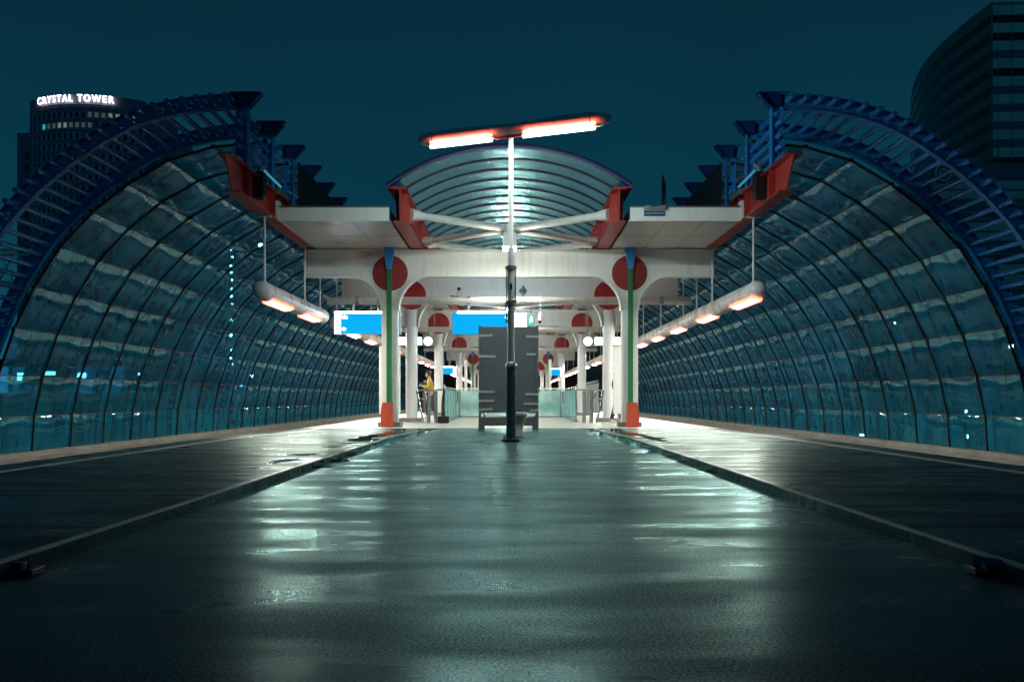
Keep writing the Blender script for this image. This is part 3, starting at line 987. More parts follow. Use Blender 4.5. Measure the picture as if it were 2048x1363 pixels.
# ================================================================== LAMP POST
lp = thing('lamp_post', 'tall lamp post with a torpedo head and two bright tubes in mid roadway', 'lamp post', (0.03,15.1,0))
m = MB(); m.lathe((0,0,0.003), [(0.17,0),(0.175,0.012),(0.175,0.03),(0.165,0.045),(0.10,0.05),(0.098,0.06)], 32)
b_ = m.build('base_plate', M['dark'], lp)
m = MB()
for k in range(8):
    a = 2*PI*k/8+0.2; m.lathe((0.138*math.cos(a),0.138*math.sin(a),0.045),[(0.016,0),(0.016,0.02),(0.008,0.022),(0.008,0.045)],6,False)
m.build('bolt', M['galv'], b_)
m = MB(); m.lathe((0,0,0.05), [(0.086,0),(0.086,1.24)], 28); m.build('lower_shaft', M['pole_dark'], lp)
m = MB(); m.lathe((0,0,1.29), [(0.088,0),(0.097,0.01),(0.097,0.05),(0.070,0.085)], 28); m.build('collar', M['galv'], lp)
m = MB(); m.lathe((0,0,1.35), [(0.062,0),(0.060,1.05),(0.060,1.08)], 24); m.build('middle_shaft', M['shaft_lit'], lp)
m = MB(); m.lathe((0,0,3.30), [(0.056,-0.02),(0.054,0.0),(0.054,0.02)], 24)
m.build('joint_ring', M['galv'], lp)
m = MB(); m.lathe((0,0,2.40), [(0.056,0),(0.056,0.90),(0.05,0.93),(0.042,0.95),(0.040,2.15),(0.038,2.83)], 24); m.build('upper_shaft', M['lamp_body'], lp)  # white tone puts the lamplight into the colour of a grey shaft
cl_ = MB()
for s_ in (-1,1):
    cl_.box(s_*0.062,s_*0.088,-0.03,0.03,2.42,3.03)
cl_.build('hinge_plate', M['galv'], lp)
m = MB(); m.box(-0.095,-0.068,-0.03,0.03,2.05,2.40); m.build('latch', M['galv'], lp)
m = MB()
for z in (2.40,3.0):
    m.sweep([(-0.10,0,z),(0.10,0,z)], 0.022, 10); m.lathe((0,0,z-0.03),[(0.07,0),(0.07,0.06)],20)
m.build('hinge_pin', M['galv'], lp)
m = MB(); m.box(-0.02,0.02,-0.066,-0.058,2.62,2.72); m.build('name_plate', M['dark'], lp)
A_ = Vector((-1.67,0.62,5.37)); B_ = Vector((1.66,-0.68,5.37))
ax = (B_-A_); Ln = ax.length
m = MB()
prof = [(0,0.01),(0.02,0.045),(0.08,0.085),(0.18,0.115),(0.32,0.13),(0.8,0.135),(1.4,0.115),(1.78,0.10),(2.17,0.115),(2.8,0.135),(3.25,0.13),(3.39,0.115),(3.49,0.085),(3.55,0.045),(3.572,0.01)]
m.sweep([A_+ax*(a/3.572) for a,r in prof], [r for a,r in prof], 24)
m.build('head', M['lamp_body'], lp)
m = MB()
for a in (0.335,3.235):
    q = A_+ax*(a/3.572); m.sweep([q-ax.normalized()*0.008,q+ax.normalized()*0.008],0.1335,24)
m.build('head_seam', M['trim'], lp)
for (a,c) in ((0.085,0.415),(0.575,0.93)):
    m = MB(); p0 = A_+ax*a+Vector((-0.04,-0.10,-0.175)); p1 = A_+ax*c+Vector((-0.04,-0.10,-0.175))
    m.sweep([p0,p1], 0.028, 14)
    tb_ = m.build('fluorescent_tube', M['g_post'], lp)
    h = MB()
    for q in (p0,p1): h.box(q.x-0.02,q.x+0.02,q.y-0.0,q.y+0.06,q.z+0.01,q.z+0.1)
    h.build('tube_holder', M['lamp_body'], tb_)
    for tilt in (-58, 58):
        ld = bpy.data.lights.new('tube_light', 'AREA'); ld.shape = 'RECTANGLE'; ld.size = (p1-p0).length*0.97; ld.size_y = 0.03
        ld.energy = L_POST if tilt > 0 else L_POST*0.45; ld.color = (0.80,1.0,0.95)
        lo_ = bpy.data.objects.new('tube_light', ld); COL.objects.link(lo_); lo_.parent = lp
        dz_ = math.atan2(ax.y, ax.x)
        lo_.rotation_euler = (Matrix.Rotation(dz_,4,'Z') @ Matrix.Rotation(math.radians(tilt),4,'X')).to_euler()
        lo_.location = (p0+p1)/2+Vector((0,0.034 if tilt > 0 else -0.034,-0.034))
    h = MB(); dn = Vector((0,-0.045,0.075)); h.sweep([p0+dn,p1+dn], 0.012, 10); h.build('halo_line', M['g_halo_line'], lp)  # added red line that throws a halo colour onto the head
m = MB(); q0 = A_+ax*0.42; q1 = A_+ax*0.58
m.sweep([q0+Vector((0,0,-0.115)),q1+Vector((0,0,-0.115))],0.03,10); m.build('saddle', M['red'], lp)

# ================================================================== BOARD, STUMP
YB = 19.9; kb = YB/F
def bx_(px): return cam.location.x+(px-VX)*kb
def bz_(py): return EYE+(VY-py)*kb
bd = thing('notice_board', 'tall dark grey board on feet with pale tape strips, behind the lamp post', 'notice board', (bx_(1017),YB,0))
X0 = bx_(1017)
xl, xr = bx_(957)-X0, bx_(1077)-X0
m = MB(); m.bbox(xl+0.06,xr-0.06,0.0,0.10,bz_(825),bz_(653),0.006); m.build('panel', M['board'], bd)
for (a,c) in ((xl,xl+0.058),(xr-0.058,xr)):
    m = MB(); m.bbox(a,c,-0.02,0.12,0.13,bz_(651),0.006); m.build('side_post', M['board'], bd)
m = MB(); m.box(xl+0.058,xr-0.058,0.01,0.09,bz_(851),bz_(834)); m.build('lower_rail', M['board'], bd)
for (a,c) in ((xl,xl+0.14),(xr-0.14,xr)):
    m = MB(); m.box(a,c,-0.015,0.115,0.035,0.13)
    for q in (a+0.03,c-0.03): m.lathe((q,0.05,0.004),[(0.03,0),(0.03,0.015),(0.014,0.018),(0.014,0.035)],12)
    m.build('foot', M['board'], bd)
for (x0,x1,y,h,rot) in ((957,984,671,5,0),(957,991,712.5,5.5,2),(957,989,783,5,1),(957,987,801,5,-1),(958,985,818,5,-4),
                        (1052,1077,673,5,0),(1053,1071,708.5,5,0),(1051,1077,788,5,1),(1047,1077,807,4.5,-1),(1060,1077,820,4.5,-3)):
    m = MB(); a,c = bx_(x0)-X0, bx_(x1)-X0; z = bz_(y); hh = h*kb/2
    dz = math.tan(math.radians(rot))*(c-a)/2
    m.add([(a,-0.0235,z-hh+dz),(c,-0.0235,z-hh-dz),(c+0.012,-0.0235,z+hh-dz),(a,-0.0235,z+hh+dz)],[(0,1,2,3)])
    m.add([(a,-0.0212,z-hh+dz),(c,-0.0212,z-hh-dz),(c+0.012,-0.0212,z+hh-dz),(a,-0.0212,z+hh+dz)],[(3,2,1,0)])
    m.build('tape_strip', M['tape'], bd)
st = MB(); q = at(1035,873,17.0)
st.lathe((q.x+0.01,17.0,0.003),[(0.10,0),(0.115,0.02),(0.10,0.10),(0.105,0.22),(0.15,0.36),(0.185,0.41),(0.19,0.44),(0.185,0.47),(0.16,0.478)],28)
tag(st.build('concrete_stump', M['concrete_pale'], None), 'pale waisted concrete stump half hidden behind the lamp post', 'stump')

# ================================================================== SIGNS, CLOCKS
def text_mesh(body, size, mat, name, parent, loc, rot=(PI/2,0,0), extrude=0.01, bold=0.0, align='LEFT', bend=None, space=1.06):
    c = bpy.data.curves.new(name, 'FONT'); c.body = body; c.size = size; c.extrude = extrude; c.offset = bold
    c.align_x = align; c.space_character = space
    o = bpy.data.objects.new(name, c); COL.objects.link(o)
    dg = bpy.context.evaluated_depsgraph_get()
    me = bpy.data.meshes.new_from_object(o.evaluated_get(dg))
    bpy.data.objects.remove(o); bpy.data.curves.remove(c)
    R_ = Matrix.Rotation(rot[2],4,'Z') @ Matrix.Rotation(rot[0],4,'X')
    me.transform(R_)
    if bend:
        for v_ in me.vertices: v_.co = bend(v_.co)
    me.materials.clear(); me.materials.append(mat)
    r = bpy.data.objects.new(name, me); COL.objects.link(r); r.location = loc
    if parent: r.parent = parent
    return r
def Rx(px, Y): return cam.location.x+(px-VX)/F*Y
def Rz(py, Y): return EYE+(VY-py)/F*Y

# left exit sign
Y = 24.4
s1 = thing('exit_sign', 'blue backlit exit sign reading Uit with a white left strip, beside the left front column', 'sign', (Rx(669,Y),Y,Rz(667,Y)), 'blue platform signs')
w = Rx(800,Y)-Rx(669,Y); h = Rz(626,Y)-Rz(667,Y)
m = MB(); m.bbox(-0.012,w+0.012,0.014,0.20,-0.012,h+0.012,0.005); m.build('case', M['galv'], s1)
m = MB(); m.box(0.175,w,0.0,0.016,0,h); m.build('blue_panel', M['g_blue'], s1)
m = MB(); m.box(0,0.172,0.0,0.016,0,h); m.build('white_panel', M['g_white'], s1)
m = MB(); m.sweep([(0.0,-0.01,h+0.02),(w-0.45,-0.01,h+0.02)],0.03,10); m.build('sign_tube', M['g_bar'], s1)
text_mesh('1', 0.14, M['g_word'], 'number', s1, (0.05,-0.004,h-0.16), extrude=0.003)
text_mesh('Uit', 0.125, M['g_white'], 'word', s1, (0.20,-0.004,h-0.15), extrude=0.003, bold=0.004)
m = MB(); m.prism([(0.19,0.11),(0.25,0.11),(0.25,0.075),(0.33,0.13),(0.25,0.185),(0.25,0.15),(0.19,0.15)],-0.003,0.0); m.build('arrow', M['g_white'], s1)
for x in (0.5,1.2):
    m = MB(); m.sweep([(x,0.1,h),(x,0.1,3.49-Rz(667,Y))],0.018,8); m.build('hanger', M['galv'], s1)
# middle sign
Y = 25.2
z0 = Rz(668,Y); h = Rz(626,Y)-z0
s2 = thing('direction_sign', 'wide blue backlit sign with a white right panel, above the dark board', 'sign', (Rx(905,Y),Y,z0), 'blue platform signs')
w = Rx(1053,Y)-Rx(905,Y)
m = MB(); m.bbox(-0.012,w+0.012,0.014,0.20,-0.012,h+0.012,0.005); m.build('case', M['galv'], s2)
wb = Rx(1029,Y)-Rx(905,Y)
m = MB(); m.box(0,wb,0,0.016,0,h); m.build('blue_panel', M['g_blue'], s2)
m = MB(); m.box(wb+0.003,w,0,0.016,0,h); m.build('white_panel', M['g_white'], s2)
m = MB()
for k in range(3):
    z = 0.05+k*0.185
    for (a,c,d_,e_) in ((0.02,0.16,z,z+0.012),(0.02,0.16,z+0.14,z+0.152),(0.02,0.032,z+0.012,z+0.14),(0.148,0.16,z+0.012,z+0.14)):
        m.box(wb+a,wb+c,-0.004,0.0,d_,e_)
m.build('pictogram', M['g_word'], s2)
text_mesh('Uit', 0.13, M['g_white'], 'word', s2, (wb-0.27,-0.004,h-0.17), extrude=0.003, bold=0.004)
m = MB(); m.sweep([(0.14,-0.01,h+0.02),(wb-0.1,-0.01,h+0.02)],0.03,10); m.build('sign_tube', M['g_bar'], s2)
for x in (0.45,1.7):
    m = MB(); m.sweep([(x,0.1,h),(x,0.1,3.5-z0),],0.018,8); m.box(x-0.05,x+0.05,0.3,0.42,3.4-z0,3.72-z0); m.build('hanger', M['galv'], s2)
# green escape sign
s3 = thing('escape_sign', 'small green backlit escape sign with a white figure, right of the blue sign', 'sign', (Rx(1056.5,Y),Y,Rz(651,Y)))
w = Rx(1068,Y)-Rx(1056.5,Y); h = Rz(628,Y)-Rz(651,Y)
m = MB(); m.bbox(-0.015,w+0.015,0.014,0.14,-0.015,h+0.015,0.005); m.build('case', M['galv'], s3)
m = MB(); m.box(0,w,0,0.016,0,h); m.build('face', M['g_green'], s3)
m = MB(); m.lathe((0.085,-0.003,0.24),[(0.018,0),(0.022,0.015),(0.018,0.03)],10); m.box(0.055,0.11,-0.006,-0.001,0.15,0.24); m.box(0.045,0.07,-0.006,-0.001,0.10,0.15); m.box(0.095,0.12,-0.006,-0.001,0.12,0.15); m.build('figure', M['g_white'], s3)
m = MB(); m.sweep([(w/2,0.08,h),(w/2,0.08,3.5-Rz(651,Y))],0.012,8); m.build('hanger', M['galv'], s3)

# white light boxes and clocks behind the second frame
Y = 33.0
for s_, side in ((-1,'left'),(1,'right')):
    xa, xb = (Rx(792,Y),Rx(843,Y)) if s_ < 0 else (Rx(1190,Y),Rx(1240,Y))
    t = thing('light_box', 'white backlit sign box behind the %s round column' % side, 'sign', ((xa+xb)/2,Y,Rz(682,Y)), 'white light boxes')
    hw = (xb-xa)/2
    m = MB(); m.bbox(-hw-0.02,hw+0.02,0.012,0.16,-0.16,0.16,0.01); m.build('case', M['galv'], t)
    m = MB(); m.box(-hw,hw,0,0.014,-0.14,0.14); m.build('face', M['g_white'], t)
    m = MB()
    for x in (-hw*0.6,hw*0.6): m.sweep([(x,0.08,0.15),(x,0.08,4.6-Rz(682,Y))],0.016,8)
    m.build('hanger', M['galv'], t)
    xc = Rx(856,Y) if s_ < 0 else Rx(1176,Y)
    t = thing('platform_clock', 'round white backlit clock next to the %s light box' % side, 'clock', (xc,Y,Rz(682,Y)), 'round platform clocks')
    m = MB(); m.sweep([(0,0.012,0),(0,0.14,0)],0.18,28); m.build('case', M['galv'], t)
    m = MB(); m.sweep([(0,0,0),(0,0.014,0)],0.16,28); m.build('face', M['g_white'], t)
    m = MB(); m.box(-0.006,0.006,-0.006,-0.001,0,0.11); m.box(0,0.075,-0.006,-0.001,-0.006,0.006); m.build('hands', M['dark'], t)
    m = MB(); m.sweep([(0,0.08,0.17),(0,0.08,4.6-Rz(682,Y))],0.016,8); m.build('hanger', M['galv'], t)

# far blue signs
for (xa,xb,yp,Y,lab) in ((884,912,741,48.0,'small blue sign between the far left columns'),(1098,1126,744,52.0,'small blue sign between the far right columns')):
    t = thing('hanging_sign', lab, 'sign', (Rx((xa+xb)/2,Y),Y,Rz(yp,Y)), 'blue platform signs')
    hw = (Rx(xb,Y)-Rx(xa,Y))/2
    m = MB(); m.bbox(-hw,hw,0.012,0.18,-0.2,0.2,0.01); m.build('case', M['galv'], t)
    m = MB(); m.box(-hw+0.01,hw-0.16,0,0.014,-0.19,0.19); m.build('blue_panel', M['g_blue'], t)
    m = MB(); m.box(hw-0.15,hw-0.01,0,0.014,-0.19,0.19); m.build('white_panel', M['g_white'], t)
    m = MB(); m.sweep([(-hw,-0.01,0.21),(hw-0.1,-0.01,0.21)],0.025,8); m.build('sign_tube', M['g_bar'], t)
    m = MB(); m.sweep([(0,0.1,0.2),(0,0.1,4.62-Rz(yp,Y))],0.016,8); m.build('hanger', M['galv'], t)

# ladder sign and bracket on the right fascia
Y = 19.29
t = thing('ladder_sign', 'small dark blue lettered sign under a grey bracket on the right canopy fascia', 'sign', (Rx(1309,Y),Y,Rz(426,Y)))
hw = (Rx(1330,Y)-Rx(1288,Y))/2
m = MB(); m.box(-hw,hw,-0.02,0.0,-0.065,0.05); m.build('plate', M['signblue'], t)
text_mesh('LADDER OPSTELPLAATS', 0.062, M['letter'], 'word', t, (0,-0.024,-0.03), extrude=0.002, align='CENTER')
for ob in kids(t):
    if ob.name.startswith('word'):
        xs = [v_.co.x for v_ in ob.data.vertices]; sc_ = (2*hw-0.03)/(max(xs)-min(xs))
        for v_ in ob.data.vertices: v_.co.x *= sc_
m = MB(); m.bbox(-hw*1.02,hw*1.06,-0.09,0.0,0.07,0.115,0.005); m.box(-hw*0.95,-hw*0.45,-0.085,-0.02,0.115,0.15); m.box(hw*0.45,hw*1.02,-0.085,-0.02,0.115,0.15)
m.build('bracket', M['galv'], t)
# roof handrail
t = thing('roof_ladder', 'dark metal ladder handrail standing on the right canopy roof', 'ladder', (Rx(1341,20.5),20.5,4.95))
m = MB()
y2 = 0.9
for (x,y) in ((-0.13,-0.0),(0.02,1.2)):
    m.sweep([(x,y,0),(x,y,0.84 if y<0.5 else 1.32)],0.02,8)
m.sweep([(-0.13,0,0.84),(0.02,1.2,1.32)],0.02,8); m.sweep([(-0.13,0,0.2),(0.02,1.2,0.4)],0.018,8); m.sweep([(-0.05,0.6,0),(-0.05,0.6,1.06)],0.018,8)
m.build('handrail', M['dark'], t)
m = MB(); m.box(-0.42,0.18,-0.3,0.3,0.0,0.05); m.build('hatch', M['dark'], t)

# CCTV camera on the pipe
t = thing('cctv_camera', 'white cylindrical CCTV camera hanging from the nearest pipe, pointing down', 'camera', (Rx(1081,25.6),25.6,3.6))
m = MB(); m.box(-0.055,0.055,-0.13,-0.117,-0.06,0.13); m.sweep([(0,-0.13,-0.08),(0,-0.13,-0.34)],0.022,10); m.build('bracket', M['white'], t)
m = MB(); m.sweep([(0.02,0.02,-0.36),(0.02,-0.02,-0.38),(-0.02,-0.25,-0.62),(-0.025,-0.27,-0.64)],[0.05,0.075,0.075,0.06],18); m.build('housing', M['white'], t)
m = MB(); m.sweep([(-0.025,-0.272,-0.642),(-0.027,-0.28,-0.65)],0.045,16); m.build('lens', M['black'], t)

# bird and wire cage on the pipe
def place_bird():
    Y = 25.6; x = Rx(1046,Y); z = 3.715
    t = thing('bird', 'small dark bird standing on the nearest white pipe, right of the lamp post', 'bird', (x,Y,z))
    m = MB()
    m.sweep([(0,0.10,0.10),(0,0.05,0.13),(0,-0.01,0.17),(0,-0.05,0.215),(0,-0.065,0.255),(0,-0.075,0.285),(0,-0.085,0.302),(0,-0.09,0.308)],[0.012,0.045,0.075,0.07,0.045,0.040,0.03,0.008],16)
    m.sweep([(0,0.08,0.11),(0,0.17,0.05),(0,0.23,0.02)],[0.04,0.03,0.02],10)
    m.build('body', M['bird'], t)
    for s_ in (-1,1):
        m = MB(); m.sweep([(s_*0.06,-0.03,0.22),(s_*0.078,0.02,0.17),(s_*0.06,0.11,0.10),(s_*0.03,0.18,0.07)],[0.02,0.04,0.03,0.008],10); m.build('wing', M['bird'], t)
        m = MB(); m.sweep([(s_*0.028,0.0,0.12),(s_*0.03,0.0,0.0)],0.008,8)
        for a in (-0.5,0,0.5): m.sweep([(s_*0.03,0,0.006),(s_*0.03+0.05*math.sin(a),-0.05*math.cos(a),0.004)],0.006,6)
        m.build('leg', M['bird'], t)
    m = MB(); m.sweep([(0,-0.10,0.292),(0,-0.135,0.285)],[0.012,0.003],8); m.build('beak', M['bird'], t)
place_bird()
Y = 25.6; t = thing('wire_cage', 'small wire cage with a dark cap on the nearest pipe, left of the lamp post', 'wire cage', (Rx(918,Y),Y,3.715))
m = MB()
for k in range(6):
    a = PI/3*k; m.sweep([(0.075*math.cos(a),0.075*math.sin(a),0),(0.045*math.cos(a),0.045*math.sin(a),0.20)],0.006,6)
m.build('wires', M['galv'], t)
m = MB(); m.lathe((0,0,0.19),[(0.05,0),(0.055,0.03),(0.05,0.07),(0.03,0.085)],14); m.build('cap', M['black'], t)
m = MB(); m.lathe((-0.19,0,0),[(0.06,0),(0.06,0.02),(0.04,0.035)],12); m.sweep([(-0.19,0,0.01),(0,0,0.01)],0.012,6); m.build('foot', M['black'], t)

# ================================================================== PLATFORM FURNITURE
# timetable cases behind the front columns
for s_, side in ((-1,'left'),(1,'right')):
    Y = 24.6
    xa, xb = (Rx(758,Y),Rx(800,Y)) if s_ < 0 else (Rx(1227,Y),Rx(1268,Y))
    t = thing('display_case', 'tall white display case mounted behind the %s front column' % side, 'display case', ((xa+xb)/2,Y,0), 'white display cases')
    hw = (xb-xa)/2
    m = MB(); m.bbox(-hw,hw,0,0.12,Rz(827,Y),Rz(692,Y),0.01); m.build('panel', M['whitecol'], t)
    m = MB()
    for x in (-hw*0.5,hw*0.5): m.sweep([(x,0.06,0.004),(x,0.06,Rz(827,Y)+0.01)],0.03,10)
    m.build('leg', M['galv'], t)
    m = MB(); m.box(-hw-0.01,hw+0.01,-0.01,0.13,Rz(692,Y)+0.001,Rz(692,Y)+0.03); m.build('cap', M['red'], t)

# stair balustrades
def balustrade(s_, label):
    t = thing('stair_balustrade', label, 'balustrade', (s_*2.05,0,0), 'glass balustrades of the stairwell')
    for k in range(7):
        y0 = 27.2+k*1.5
        m = MB(); m.box(-0.008,0.008,y0+0.04,y0+1.46,0.08,1.02); g_ = m.build('glass_panel', M['clear'], t)
        m = MB(); m.sweep([(0,y0,0.004),(0,y0,0.62),(s_*-0.02,y0,1.06)],[0.035,0.028,0.02],10); m.lathe((0,y0,0.004),[(0.07,0),(0.07,0.02)],12); m.build('post', M['steel'], t)
    m = MB(); m.sweep([(0,26.9,1.09),(0,37.8,1.09)],0.024,10); m.build('handrail', M['steel'], t)
    m = MB(); m.box(-0.07,0.07,27.1,37.8,0.004,0.07); m.build('kerb_plate', M['steel'], t)
    # looped hoop rails at the near end
    m = MB()
    pts = []
    for k in range(13):
        a = -PI/2+PI*k/12
        pts.append((s_*(-0.10-0.16*math.cos(a))*-1*0+s_*0.36-s_*0.18*math.cos(a)*-1, 26.6, 0.86+0.13*math.sin(a)))
    m.sweep([(s_*0.75,26.6,0.73)]+pts+[(s_*0.75,26.6,0.99)],0.03,10)
    m.sweep([(s_*0.36,26.6,0.99),(s_*-0.1,26.6,1.02),(0,27.0,1.05)],0.026,10)
    for x in (0.20,0.42): m.sweep([(s_*x,26.6,0.004),(s_*x,26.6,0.97)],0.055,12)
    m.sweep([(s_*0.80,26.75,1.0),(s_*0.66,26.7,0.3),(s_*0.6,26.7,0.004)],0.03,8)
    m.build('hoop_rail', M['steel'], t)
    return t
balustrade(-1, 'glass stair balustrade with stainless hoops left of the dark board')
balustrade(1, 'glass stair balustrade with stainless hoops right of the dark board')
t = thing('stair_screen', 'low pale glass screen with a white top rail behind the dark board', 'screen', (0,34.0,0))
for k in range(4):
    xa = -1.95+k*0.98
    m = MB(); m.box(xa+0.03,xa+0.95,0,0.02,0.10,1.05); m.build('glass_panel', M['clear'], t)
    m = MB(); m.box(xa+0.10,xa+0.88,0.06,0.10,0.30,0.62); m.build('infill_plate', M['white'], t)
for k in range(5):
    m = MB(); m.box(-1.97+k*0.98-0.025,-1.97+k*0.98+0.025,-0.02,0.05,0.004,1.10); m.build('post', M['steel'], t)
m = MB(); m.box(-1.99,1.99,-0.03,0.06,1.10,1.15); m.build('top_rail', M['white'], t)
m = MB(); m.box(-1.99,1.99,-0.02,0.05,0.008,0.07); m.build('base_rail', M['steel'], t)
# white service posts further along
for (px,Y,hh,lab) in ((931.5,42.0,2.6,'slim white post under the fourth left disc'),(1100,42.0,2.6,'slim white post under the fourth right disc')):
    t = thing('slim_post', lab, 'post', (Rx(px,Y),Y,0.004), 'slim white posts')
    m = MB(); m.bbox(-0.07,0.07,-0.07,0.07,0,hh,0.01); m.build('shaft', M['whitecol'], t)
    m = MB(); m.bbox(-0.12,0.12,-0.12,0.12,0,0.06,0.01); m.build('foot', M['stone'], t)
# black stand
Y = 26.3; t = thing('sign_stand', 'slender black stand on a heavy black foot beside the left balustrade', 'stand', (Rx(887,Y),Y,0.004))
m = MB(); m.bbox(-0.17,0.17,-0.15,0.15,0,0.22,0.03); m.build('foot', M['black'], t)
m = MB(); m.sweep([(0,0,0.2),(-0.01,0.02,0.5),(0.0,0.03,0.75),(0.02,0.0,0.95),(0.0,0,1.0)],[0.07,0.055,0.05,0.04,0.035],14); m.build('stem', M['black'], t)
m = MB(); m.sweep([(-0.05,0,1.0),(0.15,0,1.02),(0.2,0,0.97)],0.02,8); m.build('grip', M['galv'], t)
# slatted grey fence far right, dark one far left
for s_, mt, lab in ((1,'fence_grey','grey fence of upright panels along the far right platform edge'),(-1,'dark','low dark fence along the far left platform edge')):
    t = thing('panel_fence', lab, 'fence', (s_*4.4,0,0), 'fences along the far platform edges')
    for k in range(18):
        y = 44+k*0.8
        m = MB(); m.bbox(-0.04,0.04,y,y+0.62,0.02,1.5,0.01); m.build('panel', M[mt], t)
        m = MB(); m.box(-0.03,0.03,y+0.68,y+0.74,0.004,1.55); m.build('post', M['dark'], t)
    m = MB(); m.box(-0.05,0.05,44,58.4,1.55,1.66); m.build('top_rail', M['dark'], t)

# kerb pipe brackets in the near corners
for s_, lab in ((1,'blue pipe stub on a bracket at the right kerb in the near corner'),(-1,'dark pipe bracket lying by the left kerb in the near corner')):
    t = thing('pipe_bracket', lab, 'bracket', (s_*2.0,3.72,0.002), 'pipe brackets at the kerb')
    m = MB(); m.bbox(-0.02,0.08,-0.05,0.05,0,0.035,0.006) if s_>0 else m.bbox(-0.09,0.02,-0.05,0.06,0,0.03,0.006); m.build('plate', M['black'], t)
    m = MB(); m.sweep([(0.0,0.0,0.055),(s_*0.05,-0.03,0.052),(s_*0.42,-0.28,0.045)],0.024,12) if s_ > 0 else m.sweep([(0,0,0.03),(-0.25,0.02,0.028)],0.02,10)
    m.build('pipe', M['navy'] if s_>0 else M['black'], t)
    m = MB(); m.lathe((s_*0.02,-0.04,0.03),[(0.012,0),(0.012,0.025),(0.006,0.03)],8); m.build('bolt', M['galv'], t)

# ================================================================== PEOPLE
def skin_mesh(name, verts, edges, radii, mat, parent, loc=(0,0,0), sub=2, root=0):
    me = bpy.data.meshes.new(name); me.from_pydata([tuple(v_) for v_ in verts], edges, [])
    o = bpy.data.objects.new(name, me); COL.objects.link(o)
    md = o.modifiers.new('skin','SKIN'); md.use_smooth_shade = True; md.branch_smoothing = 0.4
    for i, r in enumerate(radii):
        sv = me.skin_vertices[0].data[i]
        sv.radius = (r,r) if not isinstance(r,tuple) else r
        sv.use_root = (i == root)
    if sub: sd = o.modifiers.new('sub','SUBSURF'); sd.levels = sub; sd.render_levels = sub
    dg = bpy.context.evaluated_depsgraph_get()
    m2 = bpy.data.meshes.new_from_object(o.evaluated_get(dg))
    bpy.data.objects.remove(o); bpy.data.meshes.remove(me)
    for p in m2.polygons: p.use_smooth = True
    m2.materials.clear(); m2.materials.append(mat)
    r = bpy.data.objects.new(name, m2); COL.objects.link(r); r.location = loc
    if parent: r.parent = parent
    return r
class Sk:
    def __init__(s): s.v=[]; s.e=[]; s.r=[]
    def p(s, co, r, frm=None):
        s.v.append(co); s.r.append(r)
        if frm is not None: s.e.append((frm,len(s.v)-1))
        return len(s.v)-1
    def chain(s, frm, lst):
        for co, r in lst: frm = s.p(co, r, frm)
        return frm
def mix(a,b,t): return tuple(a[i]+(b[i]-a[i])*t for i in range(3))
